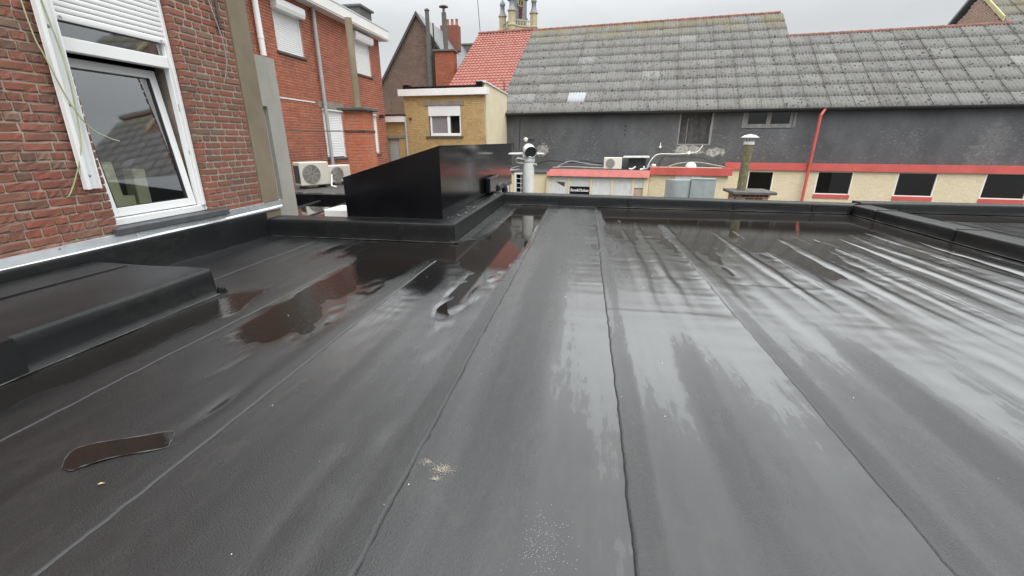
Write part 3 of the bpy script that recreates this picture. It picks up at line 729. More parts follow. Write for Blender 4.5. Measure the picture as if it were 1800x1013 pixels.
# bluestone sill
m = MB(); m.box((HX-.20,3.43,.425),(HX+.055,4.83,.492), bev=.006); m.build('sill','bluestone',house)
# zinc flashing with a folded lower lip
m = MB()
ysf = [ -5, 1, 2, 2.4, 2.52, 2.9, 3.3, 3.62, 3.66, 4.1, 4.6, 5.0, 5.3, 5.6, 5.85 ]; prof = [(-.004,.108),(.006,.104),(.016,.03),(.030,.012),(.034,-.006),(.026,-.016),(.020,-.016)]
vs = []
for j, y in enumerate(ysf):
    for k, (d, z) in enumerate(prof):
        q = .005*float(vn(y*2.7, k*.6, 77)); vs.append((HX+.012+d+q*(k in (1,2)), y, .318 + .0115*(y-2.5)*1.4 + z + q*.6))
nc = len(prof); m.add(vs, [(j*nc+i, (j+1)*nc+i, (j+1)*nc+i+1, j*nc+i+1) for j in range(len(ysf)-1) for i in range(nc-1)], 0, False)
flash = m.build('flashing','zinc',house)
for y in (2.44, 3.64):
    m = MB(); z0 = .318 + .0161*(y-2.5); m.hexa([(HX+.030,y,z0+.02),(HX+.037,y,z0+.02),(HX+.037,y+.02,z0+.02),(HX+.030,y+.012,z0+.02),(HX+.012,y-.02,z0+.096),(HX+.02,y-.02,z0+.096),(HX+.02,y+.0,z0+.096),(HX+.012,y,z0+.096)]); m.build('joint_cover','zinc',flash)
m = MB()
for y in (2.95,3.5,4.1,4.7,5.3): 
    z0 = .318 + .0161*(y-2.5) + .088; m.lathe((HX+.026,y,z0), [(.006,0),(.006,.003),(.003,.005)], 8, axis=(1,0,0))
m.build('fixing_nails','dark_metal',flash)

# ---- the window: frame, transom, fixed toplight, tilted sash, half-lowered roller shutter
FX = HX - .105       # front face of the frame
win = MB()
def frame_bar(m, y0, y1, z0, z1, d0, d1, bev=.006): m.box((FX+d0,y0,z0),(FX+d1,y1,z1), bev=bev)
frame_bar(win, 3.505,3.56,.495,3.0,-.07,0); frame_bar(win, 4.585,4.637,.495,3.0,-.07,0); frame_bar(win, 3.56,4.585,.495,.565,-.07,0); frame_bar(win, 3.56,4.585,2.06,2.175,-.07,.012)
window = win.build('window','white_plastic',house)
m = MB(); frame_bar(m, 4.637,4.66,.50,2.9,-.02,.02); frame_bar(m,4.60,4.636,.565,3.0,0.001,.035,.004); m.build('shutter_rail','white_plastic',window)
m = MB(); frame_bar(m, 3.505,3.55,.565,3.0,0.001,.035,.004); m.build('shutter_rail','white_plastic',window)
m = MB(); m.add([(FX-.035,3.555,2.17),(FX-.035,4.59,2.17),(FX-.035,4.59,3.0),(FX-.035,3.555,3.0)], [(0,1,2,3)]); m.build('pane','window_glass',window)
# shutter slats
z = 2.305; k = 0
while z < 3.03:
    m = MB(); h = .047 if k else .065; zz = [0,.006,h*.35,h*.7,h-.006]; dd = [.010,.013,.0155,.0150,.011]
    vs = []
    for yy in (3.552, 4.598):
        vs += [(FX+.004+d, yy, z+q) for q, d in zip(zz, dd)] + [(FX+.002, yy, z+h-.006),(FX+.002, yy, z)]
    m.add(vs, [(i, 7+i, 7+(i+1)%7, (i+1)%7) for i in range(7)] + [list(range(7)), list(range(13,6,-1))], 0, False)
    m.build('slat' if k else 'bottom_rail','white_plastic',window); z += h; k += 1
m = MB()
for y in (3.60, 4.55): m.lathe((FX+.022,y,2.335), [(.012,0),(.012,.012),(.008,.016)], 10, axis=(1,0,0))
m.build('shutter_stops','white_plastic',window)
# tilted sash (bottom hung, top leaning into the room)
TL = R(5.6); Ms = Matrix.Translation((FX-.035, 0, .575)) @ Matrix.Rotation(-TL, 4, 'Y')
m = MB(); sb = lambda y0,y1,z0,z1,d0=-.055,d1=.0: m.box((d0,y0,z0),(d1,y1,z1), M=Ms, bev=.008)
sb(3.575,3.655,0,1.47); sb(4.485,4.572,0,1.47); sb(3.655,4.485,0,.088); sb(3.655,4.485,1.385,1.47)
sash = m.build('sash','white_plastic',window)
m = MB()                                  # dark gasket inside the sash
for (y0,y1,z0,z1) in ((3.655,3.663,.088,1.385),(4.477,4.485,.088,1.385),(3.663,4.477,.088,.095),(3.663,4.477,1.377,1.385)): m.box((-.040,y0,z0),(-.004,y1,z1), M=Ms)
m.build('gasket','dark_metal',window)
m = MB(); m.add([Ms @ Vector(p) for p in ((-.025,3.66,.09),(-.025,4.48,.09),(-.025,4.48,1.38),(-.025,3.66,1.38))], [(0,1,2,3)]); m.build('pane','window_glass',window)
m = MB(); m.box((FX-.002,4.59,1.62),(FX+.004,4.606,1.70), bev=.002); m.box((FX-.002,4.59,1.15),(FX+.004,4.606,1.2), bev=.002); m.build('hinge_parts','grey_plastic',window)
# the room behind
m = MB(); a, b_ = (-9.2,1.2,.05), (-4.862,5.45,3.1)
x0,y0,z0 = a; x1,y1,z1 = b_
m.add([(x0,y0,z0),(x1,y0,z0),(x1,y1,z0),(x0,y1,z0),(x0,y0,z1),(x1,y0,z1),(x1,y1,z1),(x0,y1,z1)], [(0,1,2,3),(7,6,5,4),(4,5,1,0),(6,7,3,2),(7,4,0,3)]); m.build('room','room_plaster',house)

# things in the room and on the wall
for lab, (y0, y1, z0, z1, x, tilt) in {
    'tall yellow insulation board leaning inside the window at the left': (3.66,3.84,.50,1.10,-4.80,4),
    'narrow pale green insulation board standing upright in the middle of the window': (3.98,4.12,.50,1.02,-4.82,-2),
    'short wide insulation block low behind the window sill': (3.62,3.92,.50,.76,-4.78,0)}.items():
    m = MB(); Mx = Matrix.Translation((x, (y0+y1)/2, z0)) @ Matrix.Rotation(R(tilt), 4, 'X')
    m.box((-.07,-(y1-y0)/2,0),(.07,(y1-y0)/2,z1-z0), M=Mx, bev=.01); o = tag(m.build('insulation_board','insulation'), lab, 'insulation')
m = MB(); m.box((-5.15,3.3,.40),(-4.865,4.9,.50)); m.build('inner_sill','white_paint',house)

t = thing('cable_trunking', 'white plastic cable trunking hanging open on the brick wall left of the window', 'trunking', (HX+.03, 3.34, .88))
m = MB(); Mt = Matrix.Translation((HX+.022,3.345,.885)) @ Matrix.Rotation(R(-.9),4,'X') @ Matrix.Rotation(R(1.2),4,'Y')
for (a, b_) in (((0,-.065,0),(.008,.065,2.4)),((.008,-.065,0),(.052,-.058,2.4)),((.008,.058,0),(.045,.065,2.4)),((.044,-.058,0),(.052,-.03,2.4))): m.box(a, b_, M=Mt, bev=.0025)
m.build('channel','white_plastic',t)
m = MB()
for z in (.12,.72,1.32): m.lathe(Mt @ Vector((.008,.01,z)), [(.014,0),(.014,.004),(.006,.008)], 10, axis=(1,0,0))
m.build('screws','grey_plastic',t)
def cable(name, lab, ctrl, r, mat, cat='cable', grp=None, n=10):
    m = MB(); m.tube(curve_pts(ctrl, n), r, 6); return tag(m.build(name, mat), lab, cat, grp)
cable('cable','green and yellow wire looping out from behind the white trunking', [(HX+.01,3.33,3.0),(HX+.02,3.27,2.5),(HX+.06,3.245,2.12),(HX+.10,3.25,1.95),(HX+.11,3.32,1.62),(HX+.11,3.42,1.42),(HX+.15,3.52,1.335),(HX+.17,3.60,1.30)], .0055, 'green_cable')
cable('cable','thin green wire hanging down the brickwork below the trunking', [(HX+.085,3.36,2.42),(HX+.09,3.39,1.9),(HX+.09,3.345,1.40),(HX+.075,3.30,1.18),(HX+.03,3.235,.98),(HX+.015,3.17,.86),(HX-.005,3.15,.83)], .006, 'green_cable')
cable('cable','pale wire hanging down the brick pier right of the window', [(HX+.01,5.17,3.1),(HX+.03,5.20,2.85),(HX+.05,5.27,2.5),(HX+.05,5.275,2.25),(HX+.03,5.24,2.08),(HX+.01,5.22,2.0)], .0065, 'grey_cable')

# ================================================================ BLACK METAL HOUSING
bx = thing('rooflight_housing', 'black sheet metal housing with a sloping top standing behind the kerb', 'housing', (-2.7, 5.85, .2))
XL, XR, Y0, Y1, ZL, ZR, ZB = -3.41, -1.955, 5.825, 11.8, .80, 1.235, .225
m = MB(); m.prism([(XL,Y0,ZB),(XR,Y0,ZB),(XR,Y0,ZR),(XL,Y0,ZL)], (0,.004,0)); m.build('front_panel','black_metal',bx)
ys = [Y0+.005, 7.93, 10.05, Y1]
for k in range(3):
    m = MB(); m.box((XR-.004,ys[k]+.0015,ZB),(XR+.0005*k,ys[k+1]-.0015,ZR-.001)); m.build('side_panel','black_metal',bx)
    m = MB(); m.prism([(XL-.012,ys[k]+.002-.012*(k==0),ZL+.0005),(XR+.010,ys[k]+.002-.012*(k==0),ZR+.004),(XR+.010,ys[k]+.002-.012*(k==0),ZR+.012),(XL-.012,ys[k]+.002-.012*(k==0),ZL+.0085)], (0,ys[k+1]-ys[k]-.004+.012*(k==0),0)); m.build('top_panel','black_metal',bx)
m = MB(); m.box((XL,Y0+.006,ZB),(XL+.004,Y1,ZL-.002)); m.build('side_panel','black_metal',bx)
m = MB(); m.prism([(XL,Y1,ZB),(XR,Y1,ZB),(XR,Y1,ZR),(XL,Y1,ZL)], (0,.004,0)); m.build('back_panel','black_metal',bx)
m = MB(); m.box((XL-.004,Y0-.010,ZB-.01),(XR+.012,Y0-.001,ZB+.03), bev=.003); m.box((XR+.001,Y0-.01,ZB-.01),(XR+.012,Y1,ZB+.03), bev=.003); m.build('base_trim','dark_metal',bx)
m = MB()
for k in range(9): m.lathe((XR+.0012,6.0+k*.62,1.20),[(.006,0),(.005,.0025)],8,axis=(1,0,0))
for k in range(6): m.lathe((XL+.10+k*.25,Y0-.0005,.275),[(.006,0),(.005,.0025)],8,axis=(0,-1,0))
m.build('rivets','dark_metal',bx)
m = MB(); m.box((-1.952,8.5,.30),(-1.84,9.45,.62), bev=.03); tag(m.build('duct_box','black_metal'), 'small dark box with rounded edges against the long side of the black housing', 'box')
m = MB(); m.tube(curve_pts([(-1.86,9.3,.34),(-1.84,9.66,.36),(-1.80,9.82,.30),(-1.79,9.86,.14),(-1.79,9.86,-.4)],6), .075, 12); tag(m.build('drain_elbow','dark_metal'), 'dark pipe elbow dropping over the parapet corner beside the black housing', 'pipe')

# ================================================================ RENDERED WALL WITH DOOR beyond the house
t = thing('rendered_wall', 'pale grey rendered wall stub beside the cement corner of the old house', 'wall', (-4.75, 6.2, GZ))
PR = lambda a, z, d: (-4.7 + d, a, z)
m = MB(); wall_with_holes(m, PR, 5.87, 6.52, GZ, 2.47, [(5.95,6.20,.44,1.79)], 0, -.30); m.build('wall','render_grey',t)
m = MB(); m.box((-4.80,5.95,.44),(-4.76,6.20,1.79)); m.build('door_panel','soffit_grey',t)

# ================================================================ LOWER ROOF, CANOPY
m = MB(); m.box((-8.2,8.5,GZ),(-3.5,18.4,.19)); lower = m.build('lower_roof','roof_gravel'); tag(lower,'low flat roof with a black edge in front of the red brick house','roof')
m = MB(); m.box((-8.18,8.42,.02),(-3.5,8.498,.245), bev=.01); m.box((-8.18,8.5,.2),(-3.5,8.62,.25), bev=.01); m.build('roof_edge','black_metal',lower)
t = thing('glass_canopy', 'low glazed canopy between the kerb and the black roof edge', 'canopy', (-5, 7.1, GZ))
for k in range(5):
    x0 = -6.9 + k*.70; m = MB(); m.hexa([(x0+.02,5.86,-.02),(x0+.68,5.86,-.02),(x0+.68,8.40,.10),(x0+.02,8.40,.10),(x0+.02,5.86,-.012),(x0+.68,5.86,-.012),(x0+.68,8.40,.108),(x0+.02,8.40,.108)]); m.build('pane','canopy_glass',t)
for k in range(6):
    x0 = -6.9 + k*.70; m = MB(); m.hexa([(x0-.02,5.86,-.06),(x0+.02,5.86,-.06),(x0+.02,8.40,.06),(x0-.02,8.40,.06),(x0-.02,5.86,.005),(x0+.02,5.86,.005),(x0+.02,8.40,.125),(x0-.02,8.40,.125)]); m.build('glazing_bar','dark_metal',t)
m = MB(); m.box((-6.9,5.84,-1.2),(-3.4,5.88,-.06)); m.box((-6.9,8.30,-1.2),(-3.4,8.36,-.02)); m.build('support','dark_metal',t)
for lab, (x0,x1,y0,y1,z1) in {'cream cardboard box under the glass canopy right of the kerb end':(-4.12,-3.5,6.35,6.9,.26),'grey box seen through the glass canopy near the house corner':(-5.9,-5.4,7.0,7.6,-.16),'pale box seen through the middle of the glass canopy':(-5.0,-4.5,6.8,7.4,-.16)}.items():
    m = MB(); m.box((x0,y0,-.75 if z1<0 else .06),(x1,y1,z1), bev=.01); tag(m.build('storage_box','white_paint' if z1>0 else 'soffit_grey'), lab, 'box')
m = MB(); m.box((-6.9,5.9,-.85),(-3.45,8.3,-.75)); tag(m.build('storage_shelf','old_wood'),'shelf carrying boxes beneath the glass canopy','shelf')

# ================================================================ RED BRICK HOUSE
RX = -8.2
red = thing('red_brick_house', 'two storey red brick house with white roller shutters', 'house', (RX, 14, GZ))
PRd = lambda a, z, d: (RX + d, a, z)
RW = [(11.62,12.78,3.58,4.62),(15.70,16.95,3.60,4.72),(13.30,14.45,.78,2.28),(15.85,17.02,.84,2.30)]
m = MB(); wall_with_holes(m, PRd, 8.8, 17.80, GZ, 5.0, RW, -.010, -.3); m.box((-16,8.8,GZ),(RX-.3,17.8,5.0)); rw = m.build('wall','pale_mortar',red)
brick_stuff('bricks','red_brick',PRd,lay(9.4,17.80,-.2,5.0,.0735,.215,.108,.0125,[(a,b_,c,d) for a,b_,c,d in RW],rng),.10,rw,rng)
PRe = lambda a, z, d: (RX + a, 17.80 + d, z)
m = MB(); m.box((-16,8.7,5.0),(RX+.34,18.0,5.04)); m.box((RX+.30,8.7,5.04),(RX+.36,18.0,5.33), bev=.006); m.box((-16,17.9,5.04),(RX+.30,18.0,5.33)); m.build('fascia','white_paint',red)
m = MB(); m.box((RX+.28,8.7,5.331),(RX+.375,18.02,5.365)); m.box((-16,8.7,5.045),(RX+.29,17.89,5.20)); m.build('roof_edge','zinc',red)
for k, (a, b_, c, d) in enumerate(RW):
    m = MB(); m.box((RX-.13,a+.03,c+.03),(RX-.09,b_-.03,d)); wd = m.build('window','white_plastic',red)
    for q in ((a,a+.05,c,d),(b_-.05,b_,c,d)): m = MB(); m.box((RX-.10,q[0]+.002,q[2]),(RX-.04,q[1]-.002,q[3]), bev=.004); m.build('shutter_rail','white_plastic',wd)
    z = c+.03; hh = .052
    while z < d-.06:
        m = MB(); m.prism([(RX-.085,a+.052,z+.001),(RX-.068,a+.052,z+.006),(RX-.066,a+.052,z+hh*.6),(RX-.078,a+.052,z+hh-.002),(RX-.085,a+.052,z+hh-.002)], (0,b_-a-.104,0)); m.build('slat','white_plastic',wd); z += hh
    pr = .16 if k < 2 else .0
    m = MB(); zt = d+.20 if k < 2 else d-.002
    y0, y1 = a-.03*(k<2)+.003, b_+.03*(k<2)-.003
    m.prism([(RX-.11,y0,d-.06),(RX+pr-.01,y0,d-.06),(RX+pr+.02,y0,d+(.03 if k<2 else -.04)),(RX+pr+.02,y0,zt-.03),(RX+pr-.02,y0,zt),(RX-.11,y0,zt)], (0,y1-y0,0)); m.build('shutter_box','white_plastic',wd)
    m = MB(); m.box((RX-.11,a-.05,c-.055),(RX+.05,b_+.06,c+.005), bev=.005); m.build('sill','dark_concrete',red)
    if k > 1:
        m = MB(); m.box((RX-.09,a-.14,d+.012),(RX+.008,b_+.14,d+.20), bev=.004); m.build('lintel','concrete',red)
m = MB(); m.box((RX-.05,15.6,4.74),(RX+.012,17.1,4.99), bev=.004); m.build('lintel','concrete',red)
def downpipe(x, y, z0, z1, r, mat, par, name='downpipe', brk=(1.2,)):
    m = MB(); m.tube([(x,y,z0),(x,y,z1)], r, 12); o = m.build(name, mat, par)
    m = MB(); z = z0+.4
    while z < z1: m.lathe((x,y,z-.02),[(r+.008,0),(r+.008,.04)],12); z += brk[0]
    m.build('bracket', mat, o); return o
downpipe(RX+.10, 13.34, .42, 5.02, .055, 'grey_plastic', red, brk=(1.6,))
m = MB(); m.tube(curve_pts([(RX+.10,13.34,.42),(RX+.12,13.36,.30),(RX+.26,13.5,.24)],5), .055, 10); m.build('downpipe_shoe','grey_plastic',red)
downpipe(RX+.10, 10.88, 3.33, 5.3, .07, 'white_plastic', red)
m = MB(); m.box((RX+.002,11.0,2.40),(RX+.02,12.95,2.43)); m.build('cable_conduit','white_plastic',red)
m = MB(); m.box((-9.2,16.6,5.2),(-8.25,17.5,5.86), bev=.02); m.box((-9.28,16.52,5.862),(-8.17,17.58,5.93), bev=.01); m.build('roof_stack','dark_concrete',red)
m = MB(); m.box((RX+.03,17.2,2.17),(RX+.20,17.32,2.30), bev=.01); m.tube([(RX,17.26,2.2),(RX+.05,17.26,2.2)],.02,8); m.build('wall_lamp','dark_metal',red)

# chimney with flue in front of the red house
ch = thing('brick_chimney', 'orange brick chimney with concrete cap and tall tan flue before the red house', 'chimney', (-5.45, 10.35, .19))
CX0, CX1, CY0, CY1 = -5.69, -5.20, 10.08, 10.62
m = MB(); m.box((CX0+.01,CY0+.01,.192),(CX1-.01,CY1-.01,1.98)); cb = m.build('stack','pale_mortar',ch)
brick_stuff('bricks','chimney_brick',lambda a,z,d:(a,CY0-d,z),lay(CX0,CX1,.2,1.98,.0735,.215,.108,.008,[],rng),.08,cb,rng,.003,.002)
brick_stuff('bricks','chimney_brick',lambda a,z,d:(CX1+d,a,z),lay(CY0,CY1,.2,1.98,.0735,.215,.108,.008,[],rng),.08,cb,rng,.003,.002)
m = MB(); m.box((CX0-.10,CY0-.10,1.982),(CX1+.10,CY1+.10,2.05), bev=.01); m.build('cap','dark_concrete',ch)
m = MB(); m.tube([(-5.45,10.35,2.05),(-5.45,10.35,3.93)],.078,16); m.build('flue','tan_pipe',ch)
m = MB(); m.box((CX0-.012,CY0-.012,1.50),(CX1+.012,CY0-.004,1.55)); m.box((CX1+.004,CY0-.012,1.50),(CX1+.012,CY1,1.55)); m.build('strap','rust_metal',ch)
m = MB(); m.tube([(-4.74,6.50,1.46),(CX0,10.2,1.53)],.010,6); m.build('tie_rod','rust_metal',ch)

# air conditioners
def aircon(lab, c, yaw, wd, dp, h, grp, side_grille=True):
    t = thing('air_conditioner', lab, 'air conditioner', c, yaw, grp)
    Mx = Matrix.Translation(c) @ Matrix.Rotation(yaw, 4, 'Z')      # front faces local -Y
    m = MB(); m.box((-wd/2,-dp/2,.06),(wd/2,dp/2,.06+h), M=Mx, bev=.02); m.build('casing','ac_casing',t)
    r = h*.40; cx = -wd*.13
    m = MB()
    ax = Mx.to_3x3() @ Vector((0,-1,0)); cc = Mx @ Vector((cx,-dp/2-.002,.06+h/2))
    m.lathe(cc, [(r,0),(r,.012),(r-.015,.016)], 28, axis=ax); m.build('fan_opening','ac_shadow',t)
    m = MB()
    for q in range(7):
        rr = r*(.15+.135*q); pts = [Mx @ Vector((cx+rr*math.cos(a*math.pi/12),-dp/2-.022,.06+h/2+rr*math.sin(a*math.pi/12))) for a in range(25)]
        m.tube(pts, .0065, 4, False)
    for q in range(8):
        a = q*math.pi/4; m.tube([Mx @ Vector((cx+.04*math.cos(a),-dp/2-.024,.06+h/2+.04*math.sin(a))), Mx @ Vector((cx+r*.98*math.cos(a),-dp/2-.024,.06+h/2+r*.98*math.sin(a)))], .007, 4, False)
    m.build('fan_grille','ac_grille',t)
    m = MB()
    for q in range(5): m.box((-wd/2-.004,-dp/2+.04+q*(dp-.08)/5+.006,.12),(-wd/2+.002,-dp/2+.04+(q+1)*(dp-.08)/5-.006,h-.02), M=Mx)
    m.build('side_coil','ac_fin',t)
    for s_ in (-1,1):
        m = MB(); m.box((s_*wd*.32-.03,-dp/2,0),(s_*wd*.32+.03,dp/2,.059), M=Mx); m.build('foot','dark_metal',t)
    return t
aircon('larger cream outdoor air conditioner nearest the grey rendered wall', (-6.75,10.12,.2), R(60), .74, .36, .56, 'cream outdoor air conditioners')
aircon('smaller cream outdoor air conditioner under the grey downpipe of the red house', (-6.62,11.05,.2), R(60), .66, .32, .44, 'cream outdoor air conditioners')
cable('cable','white insulated tubes curling from between the two cream air conditioners', [(-6.32,10.3,.50),(-6.28,10.2,.36),(-6.20,10.05,.26),(-6.05,10.0,.23)], .022, 'white_plastic', 'tube')

# ================================================================ YELLOW BRICK HOUSE
th = R(4); YU = Vector((math.cos(th), -math.sin(th), 0)); YN = Vector((math.sin(th), math.cos(th), 0)); YD = 18.749
def PY(a, z, d): p = YU*a + YN*(YD - d); return (p.x, p.y, z)
yel = thing('yellow_brick_house', 'small flat roofed yellow brick house with a white fascia and half shuttered window', 'house', PY(-7.5, GZ, -1), -th)
YWIN = (-8.20,-6.72,1.53,2.76)
m = MB(); wall_with_holes(m, PY, -9.32, -5.66, GZ, 3.15, [YWIN], -.010, -.3); yw = m.build('wall','yellow_mortar',yel)
brick_stuff('bricks','yellow_brick',PY,lay(-9.32,-5.66,-.5,3.15,.072,.205,.10,.010,[YWIN],rng),.08,yw,rng,.003,.002)
# cream side wall running back to the barn, top sloping
def PYs(n, z, d): p = YU*(-5.66 + d) + YN*(YD + n); return (p.x, p.y, z)
m = MB(); m.prism([PYs(.06,GZ,0), PYs(4.0,GZ,0), PYs(4.0,3.50,0), PYs(.25,3.63,0), PYs(.06,3.15,0)], -YU*.25); m.build('side_wall','cream_paint',yel)
m = MB(); m.prism([PYs(.10,3.632,.05), PYs(4.0,3.502,.05), PYs(4.0,3.56,.05), PYs(.10,3.70,.05)], -YU*.36); m.build('coping','dirty_white',yel)
m = MB(); m.prism([PY(-9.32,GZ,-.31), PY(-5.92,GZ,-.31), PY(-5.92,3.30,-.31), PY(-9.32,3.30,-.31)], YN*3.6); m.build('rear_block','dark_mortar',yel)
def ybox(m, a0, a1, z0, z1, d0, d1): 
    m.hexa([PY(a0,z0,d1),PY(a1,z0,d1),PY(a1,z0,d0),PY(a0,z0,d0),PY(a0,z1,d1),PY(a1,z1,d1),PY(a1,z1,d0),PY(a0,z1,d0)]); return m
m = MB(); ybox(m,-9.50,-5.48,3.155,3.42,-.2,.16); m.build('fascia','white_paint',yel)
m = MB(); ybox(m,-9.25,-5.75,3.421,3.52,-.3,.02); ybox(m,-9.30,-9.05,3.421,3.60,-.34,.035); ybox(m,-5.99,-5.72,3.421,3.66,-.34,.035); m.build('roof_edge','black_metal',yel)
a,b_,c,d = YWIN
m = MB(); ybox(m,a+.06,a+.13,c,d-.41,-.10,-.03); ybox(m,b_-.06,b_-.005,c,d-.41,-.10,-.03); ybox(m,a+.13,b_-.06,c,c+.11,-.10,-.03); ybox(m,a+.86,a+.98,c+.11,d-.41,-.10,-.03); wn = m.build('window','white_plastic',yel)
m = MB(); ybox(m,a+.12,a+.87,c+.1,d-.40,-.085,-.075); m.build('pane','grey_pane',wn)
m = MB(); ybox(m,a+.97,b_-.05,c+.1,d-.40,-.295,-.285); m.build('open_casement','dark_inside',wn)
z = d-.42
while z < d-.02:
    m = MB(); ybox(m,a+.004,b_-.004,z+.002,min(z+.05,d)-.002,-.05,.0); m.build('slat','white_plastic',wn); z += .05
m = MB(); ybox(m,a-.2,b_+.17,d+.003,d+.16,-.06,.03); m.build('lintel','concrete',yel)
m = MB(); ybox(m,a-.14,b_+.10,c-.07,c-.002,-.1,.07); m.build('sill','dark_concrete',yel)
m = MB(); q = PY(-9.06,2.25,.0); m.lathe(q,[(.06,0),(.06,.03),(.03,.05)],12,axis=-YN); m.build('wall_vent','rust_metal',yel)
# low porch on its left
t = thing('brick_porch', 'low yellow brick porch with a grey door between the red house and yellow house', 'porch', PY(-9.9, GZ, 0), -th)
m = MB(); wall_with_holes(m, PY, -10.7, -9.33, GZ, 2.1, [(-10.22,-9.70,-1.2,1.42)], .03, -.8); pw = m.build('wall','yellow_mortar',t)
brick_stuff('bricks','yellow_brick',lambda a,z,d: PY(a,z,d+.04),lay(-10.7,-9.33,-.4,2.1,.072,.205,.10,.010,[(-10.3,-9.62,-1.2,1.52)],rng),.05,pw,rng,.003,.002)
m = MB(); ybox(m,-10.8,-9.30,2.11,2.36,-.2,.22); m.build('fascia','white_paint',t)
m = MB(); ybox(m,-10.8,-9.28,2.362,2.42,-.8,.24); m.build('roof_edge','black_metal',t)
m = MB(); ybox(m,-10.3,-9.36,1.43,1.53,-.02,.07); ybox(m,-10.30,-10.22,-1.2,1.43,-.02,.07); m.build('lintel','concrete',t)
m = MB(); ybox(m,-10.22,-9.70,-1.2,1.42,-.12,-.06); ybox(m,-10.18,-9.74,.3,1.35,-.058,-.04); m.build('door','grey_plastic',t)
q = PY(-9.27,0,.10); downpipe(q[0], q[1], -1, 2.25, .045, 'grey_plastic', t)

# ================================================================ DARK GABLED HOUSE
gh = thing('gabled_house', 'dark brick gable house with steep slate roof behind the yellow house', 'house', (-10.5, 28, GZ))
GY = 28.0; AX, AZ, EX0, EX1, EZ = -10.35, 8.42, -12.75, -7.95, 4.95; EXL, EZL = -14.2, 8.42-3.85*1.446
PG = lambda a, z, d: (a, GY - d, z)
m = MB(); m.prism([(EX1,GY+.01,GZ),(EX1,GY+.01,EZ),(AX,GY+.01,AZ),(EXL,GY+.01,EZL),(EXL,GY+.01,GZ)], (0,12,0)); gw = m.build('wall','dark_mortar',gh)
gb = [b_ for b_ in lay(EXL,EX1,2.0,8.4,.075,.215,.108,.010,[],rng) if abs(b_[0]-AX)+b_[2]/2 < (AZ-b_[1]-.06)/(AZ-EZ)*2.4 or (b_[1] < EZ and b_[0] > AX)]
brick_stuff('bricks','dark_gable_brick',PG,gb,.05,gw,rng,.003,.003)
for s_, name in ((-1,'left'),(1,'right')):
    hw = 2.62 if s_ > 0 else 4.0; ex = AX + s_*hw; ez = AZ - hw*1.446; m = MB()
    m.prism([(AX,GY-.14,AZ+.03),(ex,GY-.14,ez+.03),(ex,GY-.14,ez+.17),(AX,GY-.14,AZ+.17)], (0,12.4,0)); rf = m.build('roof','slate_roof',gh)
    m = MB(); m.prism([(AX,GY-.17,AZ-.08),(ex,GY-.17,ez-.08),(ex,GY-.17,ez+.15),(AX,GY-.17,AZ+.15)], (0,.028,0)); m.build('bargeboard','bargeboard',rf)
m = MB(); m.box((AX+2.55,GY-.1,EZ-.42),(AX+2.72,GY+12,EZ-.26)); m.build('gutter','white_paint',gh)
# chimney stack on the gable and flues
m = MB(); m.box((-9.11,GY-.735,GZ),(-7.995,GY-.002,6.28)); cs = m.build('chimney','dark_mortar',gh)
brick_stuff('bricks','red_brick',lambda a,z,d:(a,GY-.75-d,z),lay(-9.12,-7.98,2,6.28,.075,.215,.108,.010,[],rng),.05,cs,rng,.003,.002)
brick_stuff('bricks','red_brick',lambda a,z,d:(-7.98+d,a,z),lay(GY-.75,GY,2,6.28,.075,.215,.108,.010,[],rng),.05,cs,rng,.003,.002)
m = MB(); m.box((-9.22,GY-.85,6.285),(-7.88,GY+.05,6.40), bev=.02); m.build('chimney_cap','dark_concrete',gh)
m = MB(); m.tube([(-8.50,GY-.4,6.40),(-8.55,GY-.4,8.35)],.14,12); m.tube([(-8.55,GY-.4,8.35),(-8.55,GY-.4,8.65)],.07,8); m.lathe((-8.55,GY-.4,8.62),[(.27,0),(.25,.05),(.05,.11)],14); m.build('flue','dark_concrete',gh)
m = MB(); m.tube([(-9.58,GY-.35,3.0),(-9.58,GY-.35,7.3)],.16,12); m.tube([(-9.58,GY-.35,7.3),(-9.58,GY-.35,8.5)],.12,12); m.lathe((-9.58,GY-.35,8.5),[(.16,0),(.16,.03),(.05,.12)],12); m.build('flue','dark_concrete',gh)
m = MB(); m.tube([(-9.30,GY-.2,3.0),(-9.30,GY-.2,7.9)],.04,6); m.build('aerial_mast','dark_metal',gh)
m = MB(); m.box((-10.6,33.2,7.4),(-9.3,33.9,9.02), bev=.02); cc_ = m.build('chimney','sooty_brick',gh)
for k in range(4): m = MB(); m.lathe((-10.45+k*.33,33.5,9.02),[(.12,0),(.10,.05),(.09,.36),(.11,.40)],10); m.build('chimney_pot','pantile',cc_)
m = MB(); m.box((-10.6,38.5,6.9),(-9.3,39.6,8.75), bev=.03); m.box((-10.66,38.44,8.751),(-9.24,39.66,8.87)); m.build('chimney','dark_concrete',gh)

# ================================================================ CHURCH TOWER
hd = R(9.35); HR = Vector((math.cos(hd), math.sin(hd), 0)); HF = Vector((-math.sin(hd), math.cos(hd), 0))
ph = R(24); TU = HR*math.cos(ph) + HF*math.sin(ph); TV = -HR*math.sin(ph) + HF*math.cos(ph); T0 = HF*88.3; S = 4.35
tw = thing('church_tower', 'distant stone church tower with corner turrets, slate drum and gold clock', 'church tower', (T0.x, T0.y, GZ))
tp = lambda u, v_, z: T0 + TU*u + TV*v_ + Vector((0,0,z))
def tbox(m, u0,u1,v0,v1,z0,z1): m.hexa([tp(u0,v0,z0),tp(u1,v0,z0),tp(u1,v1,z0),tp(u0,v1,z0),tp(u0,v0,z1),tp(u1,v0,z1),tp(u1,v1,z1),tp(u0,v1,z1)]); return m
m = MB(); tbox(m,0,S,0,S,GZ,21.0); tbox(m,-.12,S+.12,-.12,S+.12,21.0,21.25); m.build('tower_body','stone',tw)
m = MB()
